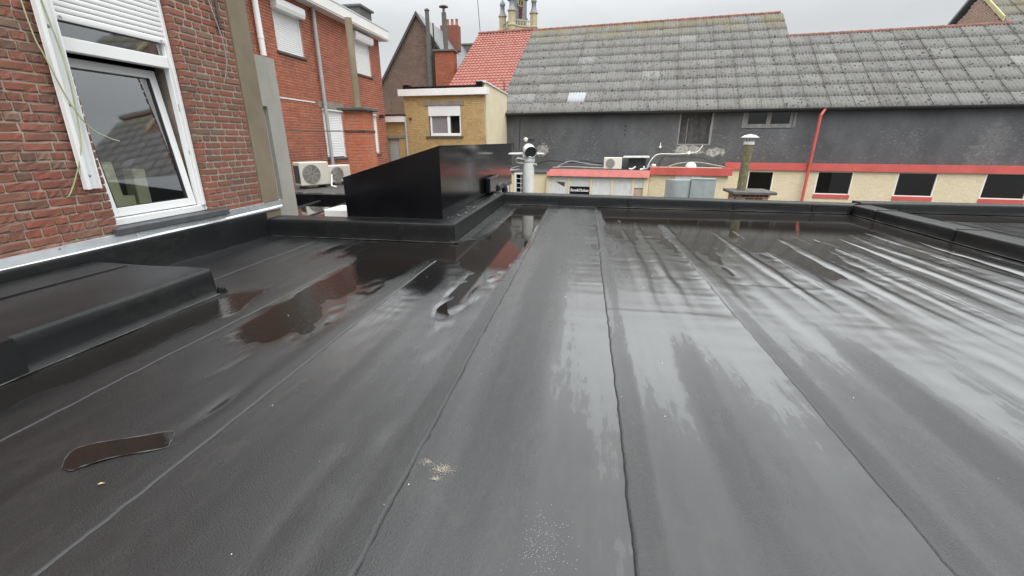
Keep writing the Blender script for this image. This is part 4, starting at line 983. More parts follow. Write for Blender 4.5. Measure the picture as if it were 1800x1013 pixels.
for k in range(9):
    f = k*S/8; tbox(m,f-.06,f+.06,-.05,.08,21.25,21.95); tbox(m,-.05,.08,f-.06,f+.06,21.25,21.95)
tbox(m,-.08,S+.08,-.08,.10,21.95,22.12); tbox(m,-.08,.10,-.08,S+.08,21.95,22.12); m.build('balustrade','stone',tw)
for (u, v_, r_) in ((0,0,.72),(S,0,.68),(0,S,.68),(S,S,.68)):
    m = MB(); m.lathe(tp(u,v_,0),[(r_,18),(r_,20.9),(r_+.12,21.0),(r_+.12,21.2),(r_-.05,21.3),(r_-.05,23.2),(r_+.14,23.3),(r_+.14,23.45)],8,smooth=False); tr = m.build('turret','stone',tw)
    m = MB(); m.lathe(tp(u,v_,0),[(r_+.06,23.45),(.55,23.8),(.42,24.2),(.40,25.0),(.50,25.1),(.52,25.25),(.42,25.6),(.20,25.85),(.12,26.2),(.03,27.6)],8); m.build('turret_cap','tower_slate',tr)
cxy = (S/2, S/2)
m = MB(); m.lathe(tp(*cxy,0),[(1.62,20.5),(1.62,25.6),(1.95,25.7),(2.0,25.95),(1.7,26.2),(1.9,27.2),(1.5,29),(.7,30.5),(.5,32),(.1,35)],8,smooth=False); m.build('drum','tower_slate',tw)
fdir = (-HF*.97 + HR*.28).normalized(); cpos = tp(*cxy,24.85) + fdir*1.66
m = MB(); m.lathe(cpos,[(.62,0),(.62,.06),(.60,.07)],24,axis=fdir); ck = m.build('clock_face','dark_metal',tw)
m = MB(); sx = fdir.cross(Vector((0,0,1))).normalized()
for a in range(12):
    an = a*math.pi/6; p0 = cpos + fdir*.1 + (sx*math.cos(an)+Vector((0,0,1))*math.sin(an))*.44; p1 = cpos + fdir*.1 + (sx*math.cos(an)+Vector((0,0,1))*math.sin(an))*.58; m.tube([p0,p1],.05,5)
m.tube([cpos+fdir*.1+(sx*math.cos(i*math.pi/12)+Vector((0,0,1))*math.sin(i*math.pi/12))*.60 for i in range(25)],.035,5,False)
m.tube([cpos+fdir*.12, cpos+fdir*.12+Vector((0,0,.40))],.05,5); m.tube([cpos+fdir*.12, cpos+fdir*.12+sx*.12+Vector((0,0,-.48))],.045,5); m.build('clock_marks','gold',ck)
m = MB(); q = tp(*cxy,22.6)+fdir*1.60
for k in range(7): c0 = q + Vector((0,0,k*.22)); m.hexa([c0-sx*.35,c0+sx*.35,c0+sx*.35+fdir*.02,c0-sx*.35+fdir*.02,c0-sx*.35+Vector((0,0,.15)),c0+sx*.35+Vector((0,0,.15)),c0+sx*.35+fdir*.12+Vector((0,0,.06)),c0-sx*.35+fdir*.12+Vector((0,0,.06))])
m.build('belfry_louvre','louver_red',tw)

# ================================================================ BARN
ba = R(7.15); BU = Vector((math.cos(ba), -math.sin(ba), 0)); BN = Vector((math.sin(ba), math.cos(ba), 0)); BD = 22.367; SL = .70; EZB = 2.70
def B(u, n, z): p = BU*u + BN*(BD + n); return Vector((p.x, p.y, z))
def bbox(m, u0,u1,n0,n1,z0,z1): 
    m.hexa([B(u0,n0,z0),B(u1,n0,z0),B(u1,n1,z0),B(u0,n1,z0),B(u0,n0,z1),B(u1,n0,z1),B(u1,n1,z1),B(u0,n1,z1)]); return m
barn = thing('barn', 'long dark painted barn with a corrugated grey sheet roof', 'barn', B(0,0,GZ), -ba)
PB = lambda a, z, d: tuple(B(a, -d, z))
HATCH = (1.40, 2.80, 1.14, 2.66); BW = (4.10, 5.98, 1.90, 2.60); RN, LN = 7.35, 5.30
m = MB(); wall_with_holes(m, PB, -7.4, 19, GZ, 2.68, [HATCH, BW], 0, -.35)
m.prism([B(-7.4,.36,GZ),B(-7.4,2*RN,GZ),B(-7.4,2*RN,2.6),B(-7.4,RN,2.55+SL*RN),B(-7.4,.36,2.7)], BU*.3)
m.prism([B(6.15,.36,GZ),B(6.15,2*RN,GZ),B(6.15,2*RN,2.6),B(6.15,RN,2.55+SL*RN),B(6.15,.36,2.7)], BU*.2)
bw = m.build('wall','dark_painted_brick',barn)
m = MB(); m.prism([B(15.02,.4,GZ),B(15.02,9.0,GZ),B(15.02,9.0,2.55+SL*6.2),B(15.02,7.6,2.55+SL*7.6),B(15.02,.4,2.72)], BU*3.9); m.build('rear_wall','dark_painted_brick',barn)
# brick gable above the lower ridge
gbk = [q for q in lay(4.6, 10.6, 5.2, 8.0, .075,.215,.108,.010,[],rng) if abs(q[0]-7.6)+q[2]/2 < (2.74+SL*7.6-q[1])/SL and q[0] < 8.9]
brick_stuff('gable_bricks','pale_gable',lambda a,z,d: tuple(B(15.01-d,a,z)),gbk,.05,bw,rng,.003,.003)
m = MB(); bbox(m,HATCH[0]-.02,HATCH[0]+.04,-.006,.12,HATCH[2],HATCH[3]); bbox(m,HATCH[0]+.04,HATCH[1]-.06,.0,.12,HATCH[2],HATCH[2]+.05); bbox(m,HATCH[1]-.06,HATCH[1]+.02,-.006,.12,HATCH[2],HATCH[3]); ht = m.build('hatch','old_wood',barn)
m = MB(); bbox(m,HATCH[0]+.34,HATCH[0]+.37,.10,.135,HATCH[2]+.05,2.3); m.build('upright','old_wood',ht)
for k in range(5):
    m = MB(); u0 = HATCH[0]+.042+k*.26; bbox(m,u0+.002,min(u0+.258,HATCH[1]-.062),.14+.006*(k%2),.18,HATCH[2]+.01,HATCH[3]); m.build('plank','hatch_wood',ht)
a,b_,c,d = BW
m = MB()
for q in ((a,a+.13,c,d),(b_-.13,b_,c,d),(a+.13,b_-.13,c,c+.12),(a+.13,b_-.13,d-.04,d),((a+b_)/2-.09,(a+b_)/2+.09,c+.12,d-.04)): bbox(m,q[0]+.001,q[1]-.001,.03,.12,q[2],q[3])
bbox(m,a-.10,a,-.02,.03,c-.04,d); bbox(m,b_,b_+.10,-.02,.03,c-.02,d-.12); bbox(m,a-.1,b_+.05,-.03,.03,c-.04,c)
wf = m.build('window','old_wood',barn)
for (u0,u1) in ((a+.12,(a+b_)/2-.08),((a+b_)/2+.08,b_-.12)):
    m = MB(); bbox(m,u0,u1,.07,.08,c+.1,d-.03); m.build('pane','dark_glass',wf)
# corrugated sheets, one object each
SW, PITCH = .86, .1433
def sheet_mesh(L):
    vs = []; nx = 26; wd = SW + .035
    for k, (yy, zz) in enumerate(((-.05,.006),(L*.5,.003),(L+.03,.0))):
        for i in range(nx+1):
            x = i*wd/nx; vs.append((x, yy, zz + .021*math.cos(2*math.pi*x/PITCH) + .014*(1-x/wd) + (.012 if i == 0 else 0)))
    vs += [(x, y+.001, z-.007) for x, y, z in vs[:nx+1]]
    fs = [(r_*(nx+1)+i, r_*(nx+1)+i+1, (r_+1)*(nx+1)+i+1, (r_+1)*(nx+1)+i) for r_ in range(2) for i in range(nx)]
    e = 3*(nx+1); fs += [(e+i, e+i+1, i+1, i) for i in range(nx)]
    vs += [(0,-.05,.0),(0,L,-.02)]; k = len(vs)
    fs.append((0, nx+1, 2*(nx+1), k-1)); fs.append((0, k-1, k-2))
    me = bpy.data.meshes.new('roof_sheet'); me.from_pydata(vs, [], fs); me.update(); me.polygons.foreach_set('use_smooth', [i < 2*nx for i in range(len(fs))])
    return me
cs_ = math.sqrt(1+SL*SL); RL = .905
me_s = {}
for nm in ('fibre_sheet','pale_sheet','white_sheet'): q = sheet_mesh(RL); q.materials.append(M[nm]); me_s[nm] = q
sheet_root = bpy.data.objects.new('sheet_roof', None); col.objects.link(sheet_root); sheet_root.parent = barn
s_dir = (BN + Vector((0,0,SL))).normalized(); n_dir = BU.cross(s_dir).normalized()
Rm = Matrix((BU, s_dir, n_dir)).transposed().to_4x4()
binv = wm(barn).inverted()
def n_rows(u): return 10 if (u < 6.1 or u > 14.9) else 7
special = {(4,5):'pale_sheet',(4,1):'white_sheet',(10,7):'pale_sheet',(17,4):'pale_sheet',(25,3):'pale_sheet',(0,1):'pale_sheet',(1,1):'pale_sheet',(8,3):'pale_sheet'}
cnt = 0; ci = 0; u = -7.38
while u < 17.9:
    for r_ in range(n_rows(u+.4)):
        s0 = r_*RL - .22
        pos = B(u, 0, EZB) + s_dir*s0 + n_dir*(.05 + rng.uniform(0,.008))
        o = bpy.data.objects.new('roof_sheet', me_s[special.get((ci, r_), 'fibre_sheet')]); col.objects.link(o); o.parent = sheet_root
        loc = Matrix.Translation(pos) @ Rm @ Matrix.Rotation(rng.uniform(-.006,.006), 4, 'Z')
        o.matrix_basis = binv @ loc; cnt += 1
    u += SW; ci += 1
# deck under the sheets so that no light leaks through; back slopes
m = MB()
for (u0,u1,rn) in ((-7.38,6.2,7.2),(6.2,15.02,5.2),(15.02,18.8,7.4)):
    m.prism([B(u0,-.1,EZB-.10),B(u0,rn,EZB-.03+SL*rn),B(u0,2*rn,EZB-.03),B(u0,2*rn,EZB-.2),B(u0,-.1,EZB-.2)], BU*(u1-u0))
m.build('roof_deck','dark_concrete',sheet_root)
# ridge caps
def ridge(u0, u1, n, mat):
    z = EZB + SL*n + .14; k = 0; u = u0
    while u < u1:
        m = MB(); L = min(.42, u1-u); vs = []
        for (uu, sc_) in ((u,1.0),(u+L,1.22)):
            for q in range(7): a = math.pi*q/6; vs.append(B(uu, n+.04 + .11*sc_*math.cos(a), z-.11 + .11*sc_*math.sin(a)))
        m.add(vs,[(i,7+i,8+i,i+1) for i in range(6)]+[list(range(7)),list(range(13,6,-1))]); m.build('ridge_cap',mat,sheet_root); u += .40
ridge(-7.4, 6.3, 7.27, 'ridge_tile'); ridge(6.3, 15.2, 5.06, 'ridge_red'); ridge(15.0, 18.2, 7.6, 'ridge_tile')
m = MB(); m.prism([B(14.92,5.2,EZB+.10+SL*5.2),B(14.92,7.7,EZB+.10+SL*7.7),B(14.92,7.7,EZB+.30+SL*7.7),B(14.92,5.2,EZB+.30+SL*5.2)], BU*.06)
m.build('verge_board','yellow_board',sheet_root)
m = MB(); m.prism([B(14.85,7.7,EZB+.12+SL*7.7),B(14.85,9.5,EZB+.12+SL*5.9),B(14.85,9.5,EZB+.28+SL*5.9),B(14.85,7.7,EZB+.28+SL*7.7)], BU*3.9); m.build('back_slope','slate_roof',sheet_root)
# gutter
m = MB(); vs = []
us = np.linspace(-7.6, 18, 12)
for uu in us:
    for q in range(7): a = math.pi + math.pi*q/6; vs.append(B(uu, -.27 + .085*math.cos(a), EZB-.10 + .085*math.sin(a)))
m.add(vs,[(j*7+i,j*7+i+1,(j+1)*7+i+1,(j+1)*7+i) for j in range(len(us)-1) for i in range(6)],0,True); bbox(m,-7.5,18,-.36,-.345,EZB-.11,EZB-.075); bbox(m,-7.5,18,-.19,-.0,EZB-.20,EZB-.10); m.build('gutter','dark_metal',barn)
m = MB(); m.tube([B(7.02,-.27,2.62),B(6.84,-.42,2.32)],.055,10); m.tube([B(6.84,-.42,2.34),B(6.80,-.42,GZ)],.058,10); m.build('downpipe','red_paint',barn)
m = MB(); m.tube([B(-7.30,-.28,2.56),B(-7.25,-.27,2.35),B(-7.25,-.22,2.18),B(-7.45,-.10,2.02),B(-7.50,-.10,1.9),B(-7.50,-.10,GZ)],.06,10); m.build('downpipe','cream_paint',barn)
m = MB(); bbox(m,-6.98,-6.52,-.02,-.004,1.16,1.20); bbox(m,-6.98,-6.94,-.02,-.004,.9,1.16); bbox(m,-6.56,-6.52,-.02,-.004,.9,1.16); m.tube([B(-6.2,-.02,2.4),B(-6.22,-.02,.9)],.012,5); m.build('wall_bracket','dark_metal',barn)
m = MB()
for z in (1.60,1.79,1.98): m.lathe(B(-1.0,-.002,z),[(.035,0),(.035,.004)],8,axis=-BN)
m.build('vent_holes','dark_inside',barn)
m = MB(); m.tube([B(.66,-.05,1.25),B(.66,-.05,1.05)],.02,6); m.lathe(B(.66,-.09,1.05),[(.04,-.05),(.07,0),(.04,.05)],10); m.build('wall_light','white_plastic',barn)
# red pantile roof at the barn's left end
t = thing('pantile_roof', 'red pantile roof adjoining the left end of the corrugated barn roof', 'roof', B(-9.2,0,GZ), -ba)
m = MB(); TP, TR = .205, .30; u0, u1 = -11.05, -7.42; nrow = int((RN*cs_+.1)/TR); ncol = int((u1-u0)/TP)
for r_ in range(nrow):
    vs = []; nx = ncol*4
    for (ss, zz) in ((r_*TR-.02,.055),((r_+1)*TR+.02,.015)):
        for i in range(nx+1):
            uu = u0 + i*(u1-u0)/nx; ph_ = (i % 4)/4; hz = (.0,.035,.05,.02)[i % 4]
            vs.append(B(uu,0,EZB) + s_dir*ss + n_dir*(zz+hz))
    vs += [p - n_dir*.03 for p in vs[:nx+1]]
    for i in range(nx):
        rr = rng.random() if i % 4 == 0 else rr
        m.add([vs[i],vs[i+1],vs[nx+2+i],vs[nx+1+i],vs[2*nx+2+i],vs[2*nx+3+i]],[(0,1,2,3),(4,5,1,0)],rr)
m.build('pantiles','pantile',t,'stuff')
m = MB(); m.prism([B(u0,0,EZB-.05),B(u0,RN,EZB-.05+SL*RN),B(u0,2*RN,EZB-.05),B(u0,2*RN,GZ),B(u0,0,GZ)], BU*(u1-u0+.01)); m.build('wall','cream_paint',t)
u = u0
while u < u1:
    m = MB(); L = min(.36,u1-u); vs = []
    for (uu, sc_) in ((u,1.0),(u+L,1.15)):
        for q in range(7): a_ = math.pi*q/6; vs.append(B(uu, RN + .13*sc_*math.cos(a_), EZB+SL*RN+.02 + .13*sc_*math.sin(a_)))
    m.add(vs,[(i,7+i,8+i,i+1) for i in range(6)]+[list(range(7)),list(range(13,6,-1))]); m.build('ridge_tile','ridge_tile',t); u += .34
m = MB(); p = B(-10.95,RN,EZB+SL*RN+.1); m.tube([p, p+Vector((-.18,0,2.6))],.02,6); tag(m.build('aerial_pole','dark_metal'),'thin aerial pole standing on the ridge of the red pantile roof','pole')
m = MB(); p = B(-7.32,.9,EZB+SL*.9+.05); m.tube([p, p+Vector((0,0,.85))],.03,6); m.lathe(p+Vector((.1,0,.08)),[(.07,0),(.09,.08),(.05,.16)],8); tag(m.build('roof_post','rust_metal'),'short rusty post at the lower left corner of the corrugated roof','post')

# ================================================================ ANNEXES IN FRONT OF THE BARN
NR, NM, NL = -.25, -2.0, -2.6
AWIN = [(4.55,5.59,-.90,.0),(7.25,8.60,-.89,.04),(10.15,11.52,-.885,.06),(13.05,14.5,-.89,.07)]
ax_ = thing('annex', 'cream brick annex with a red fascia and four dark windows below the barn', 'annex', B(8,NR,GZ), -ba)
PA = lambda a, z, d: tuple(B(a, NR - d, z))
m = MB(); wall_with_holes(m, PA, 3.45, 16, GZ, .10, [(a,b_,c-.17,d) for a,b_,c,d in AWIN], -.006, -.235); aw = m.build('wall','cream_paint',ax_)
brick_stuff('bricks','cream_brick',PA,lay(3.45,15.5,-1.4,.10,.072,.21,.105,.008,[(a,b_,c-.18,d+.01) for a,b_,c,d in AWIN],rng),.05,aw,rng,.003,.002)
m = MB(); bbox(m,3.52,16.1,NR-.10,NR+.02,.10,.40); bbox(m,3.52,16.1,NR+.02,-.01,.105,.36); m.build('fascia','red_paint',ax_)
for (a,b_,c,d) in AWIN:
    m = MB(); bbox(m,a,a+.045,NR+.01,NR+.09,c,d); bbox(m,b_-.045,b_,NR+.01,NR+.09,c,d); bbox(m,a+.045,b_-.045,NR+.03,NR+.09,c,c+.04); wd = m.build('window','white_paint',ax_)
    m = MB(); bbox(m,a+.04,b_-.04,NR+.06,NR+.065,c+.03,d); m.build('pane','annex_glass',wd)
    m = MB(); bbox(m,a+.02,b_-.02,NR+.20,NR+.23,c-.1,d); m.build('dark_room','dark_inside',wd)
    m = MB(); bbox(m,a-.0,b_+.0,NR-.03,NR+.1,c-.165,c-.002); m.build('sill','red_paint',ax_)

am = thing('annex', 'short middle annex with a bright red fascia behind the galvanised ducts', 'annex', B(2,NM,GZ), -ba)
m = MB(); bbox(m,.30,3.44,NM,-.02,GZ,-.04); bbox(m,.30,3.44,NM+.05,-.02,-.04,.16); mw = m.build('wall','cream_paint',am)
brick_stuff('bricks','cream_brick',lambda a,z,d: tuple(B(a,NM-.006-d,z)),lay(.30,3.44,-1.3,-.05,.072,.21,.105,.008,[],rng),.006,mw,rng,.003,.001)
m = MB(); bbox(m,.27,3.56,NM-.14,NM+.04,-.07,.235); m.build('fascia','red_paint',am)
m = MB(); bbox(m,1.35,2.4,NM-.03,NM-.012,-.35,-.071); m.build('white_panel','white_paint',am)

al = thing('annex', 'left annex with faded pink fascia and a row of white glazed panels', 'annex', B(-2,NL,GZ), -ba)
m = MB(); bbox(m,-4.2,.28,NL+.08,-.02,GZ,-.03); m.build('wall','cream_paint',al)
m = MB(); m.prism([B(-4.24,NL-.16,-.17),B(.27,NL-.16,-.17),B(.27,NL-.06,.12),B(-4.02,NL-.06,.12)], BN*.10); bbox(m,-4.0,.27,NL+.05,NL+.15,-.02,.10); m.build('fascia','pink_paint',al)
posts = [-4.20,-3.22,-2.24,-1.30,-.42,.06]
for k, u in enumerate(posts): m = MB(); bbox(m,u,u+.11,NL-.02,NL+.06,-2,-.175); m.build('post','cream_paint',al)
for k in range(5):
    m = MB(); bbox(m,posts[k]+.112,posts[k+1]-.002,NL+.02,NL+.04,-2 if k < 4 else -.62,-.176); m.build('panel','dirty_white',al)
m = MB(); bbox(m,.172,.278,NL,NL+.06,-2,-.176); m.build('post','cream_paint',al)
m = MB(); m.add([B(-3.80,NL+.018,-.43),B(-3.35,NL+.018,-.45),B(-3.37,NL+.018,-.66),B(-3.5,NL+.018,-.60)],[(0,1,2,3)]); m.build('broken_pane','rust_metal',al)
m = MB(); bbox(m,-.30,.05,NL+.06,NL+.07,-2,-.62); m.build('curtain','beige_cloth',al)
m = MB(); bbox(m,-4.1,.2,NL+.16,-.05,.02,.06); m.build('roof_felt','roof_gravel',al)
# signboard: white lettering on black
t = thing('sign_board', 'black signboard with white lettering fixed low on the white panels', 'sign', B(-2.65,NL-.03,-.8), -ba)
m = MB(); bbox(m,-3.11,-2.23,NL-.05,NL-.022,-.955,-.62); m.build('board','sign_black',t)
fc = bpy.data.curves.new('lettering','FONT'); fc.body = 'Bang&Olufsen'; fc.size = .165; fc.align_x = 'CENTER'; fc.align_y = 'CENTER'; fc.extrude = .003; fc.offset = .002; fc.space_character = .96
fo = bpy.data.objects.new('tmp', fc); col.objects.link(fo); bpy.context.view_layer.update()
me = bpy.data.meshes.new_from_object(fo.evaluated_get(bpy.context.evaluated_depsgraph_get())); bpy.data.objects.remove(fo)
lo_ = bpy.data.objects.new('lettering', me); col.objects.link(lo_); me.materials.clear(); me.materials.append(M['sign_white']); lo_.parent = t
wdt = max(v.co.x for v in me.vertices)-min(v.co.x for v in me.vertices)
lo_.matrix_basis = wm(t).inverted() @ Matrix.Translation(B(-2.67,NL-.0535,-.785)) @ Matrix.Rotation(-ba,4,'Z') @ Matrix.Rotation(R(90),4,'X') @ Matrix.Diagonal((.80/wdt,1.02,1,1))
# cream block with barred window behind the white vent pipe
t = thing('outhouse', 'small cream outhouse with a white barred window beside the left annex', 'outhouse', B(-5.2,-2.4,GZ), -ba)
m = MB(); wall_with_holes(m, lambda a,z,d: tuple(B(a,-2.4-d,z)), -6.0, -4.25, GZ, -.10, [(-5.75,-5.0,-1.3,-.16)], 0, -.2); bbox(m,-6.0,-4.25,-2.19,-.05,GZ,-.12); m.build('wall','cream_paint',t)
m = MB(); bbox(m,-6.05,-4.22,-2.46,-.06,-.095,-.03); m.build('roof','roof_gravel',t)
m = MB()
for q in ((-5.78,-5.70,-1.3,-.06),(-5.05,-4.97,-1.3,-.06),(-5.70,-5.05,-.16,-.06)): bbox(m,q[0],q[1],-2.46,-2.36,q[2],q[3])
for k in range(1,3): bbox(m,-5.70+k*.21,-5.70+k*.21+.022,-2.38,-2.36,-1.3,-.16)
for k in range(1,5): bbox(m,-5.70,-5.05,-2.381,-2.359,-.16-k*.21,-.16-k*.21+.02)
wf = m.build('window','white_paint',t); m = MB(); bbox(m,-5.70,-5.05,-2.34,-2.33,-1.3,-.16); m.build('pane','dark_glass',wf)
t = thing('wall_panel', 'faded white panel wall next to the black housing end', 'wall', B(-6.4,-2.4,GZ), -ba)
m = MB(); bbox(m,-7.2,-6.06,-2.40,-2.3,GZ,-.10); m.build('panel','dirty_white',t); m = MB(); bbox(m,-7.2,-6.06,-2.46,-2.28,-.098,.14); m.build('fascia','pink_paint',t)

# roof clutter
aircon('small cream air conditioner on the pink edged annex roof', tuple(B(-1.35,-1.75,.06)), -ba, .78, .34, .50, 'cream outdoor air conditioners')
t = thing('vent_cowl', 'black vent box under a flat white board on the annex roof', 'vent', B(-.40,-.8,.16), -ba)
m = MB(); bbox(m,-.70,.06,-1.05,-.5,.10,.58); m.build('box','dark_metal',t)
m = MB(); m.hexa([B(-.98,-1.3,.585),B(.22,-1.3,.60),B(.22,-.3,.62),B(-.98,-.3,.605),B(-.94,-1.3,.63),B(.2,-1.3,.645),B(.2,-.3,.665),B(-.94,-.3,.65)]); m.build('board','dirty_white',t)
for k, (u, n, z, L, lab) in enumerate([(-.62,-1.9,.14,.35,'short white plastic elbow lying beside the vent box'),(-.15,-1.9,.12,.2,'white pipe offcut standing behind the pink fascia'),(.02,-1.8,.12,.28,'grey pipe offcut leaning beside the black vent box')]):
    m = MB(); p = B(u,n,z); m.tube(curve_pts([p, p+BU*.15+Vector((0,0,.03*k)), p+BU*L*.8+Vector((0,0,.10+.05*k))],4), .035, 8); tag(m.build('pipe_offcut','white_plastic' if k<2 else 'grey_plastic'), lab, 'pipe')
cable('cable','black cable bundle sagging along the foot of the barn wall', [B(-5.6,-1.0,-.02),B(-5.0,-1.2,.25),B(-4.4,-1.2,.42),B(-3.4,-1.3,.36),B(-2.6,-1.4,.44),B(-2.1,-1.4,.34),B(-1.75,-1.6,.36)], .030, 'black_cable')
cable('cable','grey conduit lying along the pink fascia of the left annex', [B(-4.0,-2.3,.16),B(-3.2,-2.2,.20),B(-2.2,-2.2,.17),B(-1.7,-2.1,.16)], .035, 'grey_cable')
cable('cable','second grey conduit rising behind the pink fascia', [B(-3.9,-1.9,.15),B(-3.3,-1.7,.42),B(-2.4,-1.7,.30),B(-1.8,-1.7,.26)], .025, 'grey_cable')
cable('cable','black cable looping over the right end of the red middle fascia', [B(.62,-1.4,.10),B(.75,-1.4,.60),B(1.2,-1.4,.66),B(2.3,-1.4,.63),B(2.9,-1.5,.42),B(3.4,-1.6,.28)], .020, 'black_cable')
cable('cable','white pipe run with a round box crossing the barn wall under the hatch', [B(.15,-.9,.20),B(.35,-.7,.55),B(.62,-.6,.74),B(1.4,-.4,.75),B(1.9,-.3,.78),B(2.3,-.2,.86),B(2.5,-.1,1.12)], .022, 'dirty_white', n=6)
m = MB(); m.lathe(B(1.92,-.35,.80),[(.07,0),(.07,.06),(.05,.08)],12,axis=-BN); tag(m.build('junction_box','white_plastic'),'round white junction box on the pipe under the barn hatch','box')
cable('cable','thick grey pipe running low along the red middle fascia', [B(1.0,-1.8,.25),B(1.5,-1.7,.40),B(2.2,-1.7,.44),B(2.8,-1.7,.36),B(3.3,-1.8,.27)], .030, 'grey_cable')
m = MB(); m.lathe(B(1.95,-1.75,.22),[(.23,0),(.22,.10),(.16,.19),(.05,.24)],18); tag(m.build('roof_dome','dirty_white'),'pale round dome sitting behind the red middle fascia','dome')
m = MB(); m.lathe(B(.42,-1.6,.25),[(.05,0),(.10,.03),(.10,.07),(.04,.10)],14); tag(m.build('roof_vent','white_plastic'),'small white round vent on the red middle fascia','vent')
# galvanised ducts behind the parapet
t = thing('metal_duct', 'curved and flat galvanised duct casing behind the front parapet', 'duct', B(1.8,-4.1,GZ), -ba)
m = MB(); vs = []
for z in (-1.6,-.115):
    for k in range(13): a_ = math.pi*k/12; vs.append(B(1.36-.47*math.cos(a_), -3.95-.42*math.sin(a_), z))
m.add(vs,[(i,i+1,14+i,13+i) for i in range(12)],0,True); m.add(vs[13:],[list(range(13))]); m.build('curved_casing','galvanised',t)
m = MB(); bbox(m,1.84,2.70,-4.14,-3.6,-1.6,-.085); m.build('flat_casing','galvanised',t)
m = MB(); bbox(m,1.82,1.86,-4.16,-4.141,-1.6,-.06); bbox(m,1.82,2.72,-4.16,-3.6,-.083,-.06); m.build('folded_seam','galvanised',t)
m = MB(); bbox(m,.9,2.7,-4.1,-3.5,GZ,-1.6); m.build('stand','dark_metal',t)

# ================================================================ VENT PIPE BEHIND THE PARAPET
t = thing('vent_pipe', 'white vent pipe with an open elbow cowl behind the parapet', 'vent pipe', (-1.30,10.15,GZ))
px_, py_ = -1.29, 10.15
m = MB(); m.tube([(px_,py_,GZ),(px_,py_,.86)],.135,20); m.build('pipe','dirty_white',t)
m = MB(); m.lathe((px_,py_,.86),[(.150,0),(.150,.06),(.138,.065)],20); m.lathe((px_,py_,.925),[(.142,0),(.142,.03)],20); m.build('collar','grey_plastic',t)
m = MB(); pts = curve_pts([(px_,py_,.93),(px_,py_+.03,1.05),(px_+.0,py_+.0,1.12),(px_+.07,py_-.17,1.06)],6); vs = []
m.tube(pts,.135,20,False); m.build('cowl','dirty_white',t)
m = MB(); e = pts[-1]; dr_ = (pts[-1]-pts[-2]).normalized(); m.tube([e-dr_*.02, e+dr_*.012],.140,20,False); m.tube([pts[-7],pts[-6]],.141,20,False); m.build('cowl_rim','grey_plastic',t)
m = MB(); m.lathe(pts[-2],[(.128,0),(.128,.006)],20,axis=dr_); m.build('inside','dark_metal',t)
for s_, L in ((-1,.34),(1,.22)):
    m = MB(); m.hexa([(px_+s_*.10,py_+.05,1.005),(px_+s_*(.12+L),py_-.05,1.02),(px_+s_*(.12+L),py_+.16,1.04),(px_+s_*.10,py_+.20,1.03),(px_+s_*.10,py_+.05,1.035),(px_+s_*(.12+L),py_-.05,1.03),(px_+s_*(.12+L),py_+.16,1.05),(px_+s_*.10,py_+.20,1.06)]); m.build('side_fin','soffit_grey',t)
m = MB(); m.box((px_-.02,py_+.02,1.29),(px_+.12,py_+.14,1.38), bev=.015); m.build('lamp_body','dark_metal',t)
m = MB(); m.lathe((px_-.07,py_+.05,1.335),[(.045,0),(.05,.02),(.02,.05)],14,axis=(0,-1,0)); m.build('lamp_lens','ac_casing',t)
m = MB(); m.tube(curve_pts([(px_-.06,py_-.12,.90),(px_-.24,py_-.10,.93),(px_-.26,py_-.05,.84),(px_-.10,py_-.12,.82)],6),.022,8); m.tube([(px_+.10,py_-.05,.80),(px_+.20,py_-.08,.80)],.025,8); m.tube([(px_-.40,py_,.70),(px_-.14,py_-.05,.78)],.018,6); m.tube([(px_-.42,py_,.66),(px_-.2,py_,.68)],.03,6); m.build('clamp_bracket','grey_plastic',t)

# ================================================================ CHIMNEY STUB WITH MOSSY FLUE
t = thing('chimney_stub', 'brick chimney stub with slab cap and mossy flue under a white rain hat', 'chimney', (4.30,12.45,GZ))
m = MB(); m.box((3.93,12.12,GZ),(4.70,12.80,-.005)); st_ = m.build('stack','pale_mortar',t)
brick_stuff('bricks','old_brick',lambda a,z,d:(a,12.12-d,z),lay(3.93,4.70,-.9,0,.075,.215,.108,.012,[],rng),.03,st_,rng,.004,.004)
brick_stuff('bricks','old_brick',lambda a,z,d:(3.93-d,a,z),lay(12.12,12.80,-.9,0,.075,.215,.108,.012,[],rng),.03,st_,rng,.004,.004)
m = MB(); m.box((3.80,11.98,.0),(4.84,12.94,.075), bev=.012); m.build('cap','dark_concrete',t)
m = MB(); m.tube([(4.12,12.45,.075),(4.12,12.45,1.22)],.112,18); m.build('flue','mossy_pipe',t)
m = MB(); m.lathe((4.12,12.45,1.22),[(.125,0),(.125,.05),(.115,.08)],18); m.lathe((4.12,12.45,1.385),[(.21,0),(.215,.012),(.13,.06),(.02,.085)],22); 
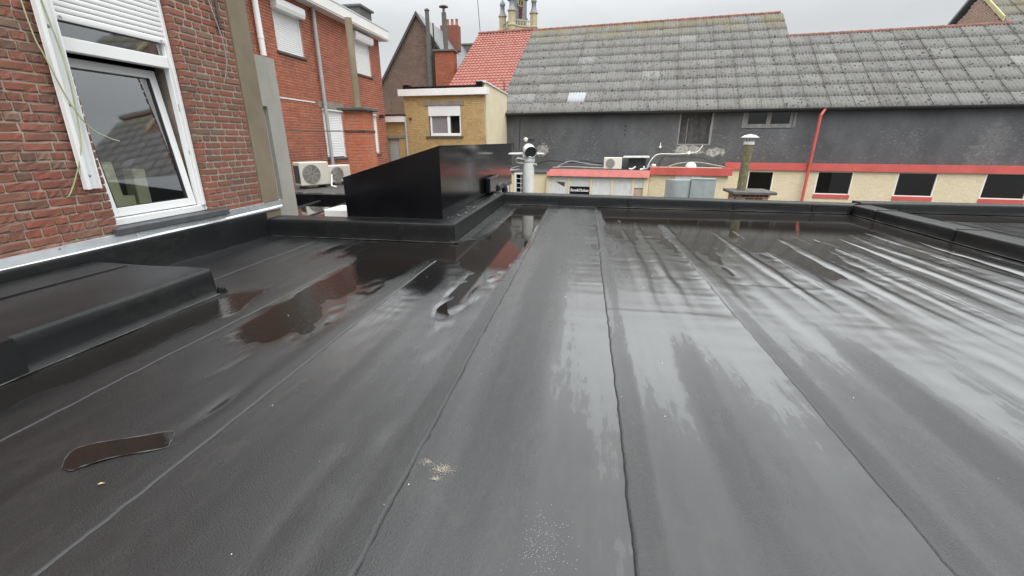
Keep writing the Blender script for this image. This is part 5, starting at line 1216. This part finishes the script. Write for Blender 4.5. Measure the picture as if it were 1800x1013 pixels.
for k in range(6): a_ = k*math.pi/3; m.tube([(4.12+.11*math.cos(a_),12.45+.11*math.sin(a_),1.29),(4.12+.15*math.cos(a_),12.45+.15*math.sin(a_),1.39)],.010,5)
m.build('rain_hat','dirty_white',t)

# ================================================================ LITTER ON THE ROOF
m = MB(); rl = random.Random(11)
for k in range(40):
    x, y = rl.uniform(-2.9,4.6), rl.uniform(.7,7)**1; 
    if x > 1+y*1.2 or x < -.6-y*1.1: continue
    s_ = rl.uniform(.0012,.0032); z = max(0, float(Hb(x,y)))+.003; m.lathe((x,y,z),[(s_,0),(s_*.9,s_*.5),(s_*.3,s_*.9)],5)
tag(m.build('grit','white_felt'),'pale grit scattered over the wet membrane','grit',kind='stuff')
m = MB()
for (cx_,cy_,r_,n_) in ((-.60,1.405,.030,110),(-.52,1.375,.045,380),(-.53,1.32,.022,120)):
    for k in range(n_):
        x, y = rl.gauss(cx_,r_*.5), rl.gauss(cy_,r_*.35); s_ = rl.uniform(.0006,.0018); z = float(Hb(x,y))+.001; m.lathe((x,y,z),[(s_,0),(s_*.8,s_*.8)],4)
tag(m.build('sand_heap','grain'),'small spill of pale sand beside the middle seam','sand',kind='stuff')
m = MB()
for k in range(260):
    x, y = rl.gauss(-.07,.05), 1.08+rl.gauss(0,.08); s_ = rl.uniform(.0003,.0010); z = float(Hb(x,y))+.001; m.lathe((x,y,z),[(s_,0),(s_*.8,s_*.8)],4)
tag(m.build('dust','white_felt'),'faint trail of white dust in the foreground centre','dust',kind='stuff')
for lab, (x,y,a_) in {'tiny yellow leaf near the dark puddle at lower left':(-1.83,1.075,.4)}.items():
    z = float(Hb(x,y))+.005; m = MB(); c_, s_ = math.cos(a_), math.sin(a_); f_ = lambda p,q,h: (x+p*c_-q*s_, y+p*s_+q*c_, z+h)
    m.add([f_(-.014,0,0),f_(-.004,-.006,.003),f_(.014,0,.001),f_(-.004,.006,.003),f_(0,0,.0)],[(0,1,4),(1,2,4),(2,3,4),(3,0,4)]); tag(m.build('leaf','leaf'), lab, 'leaf')
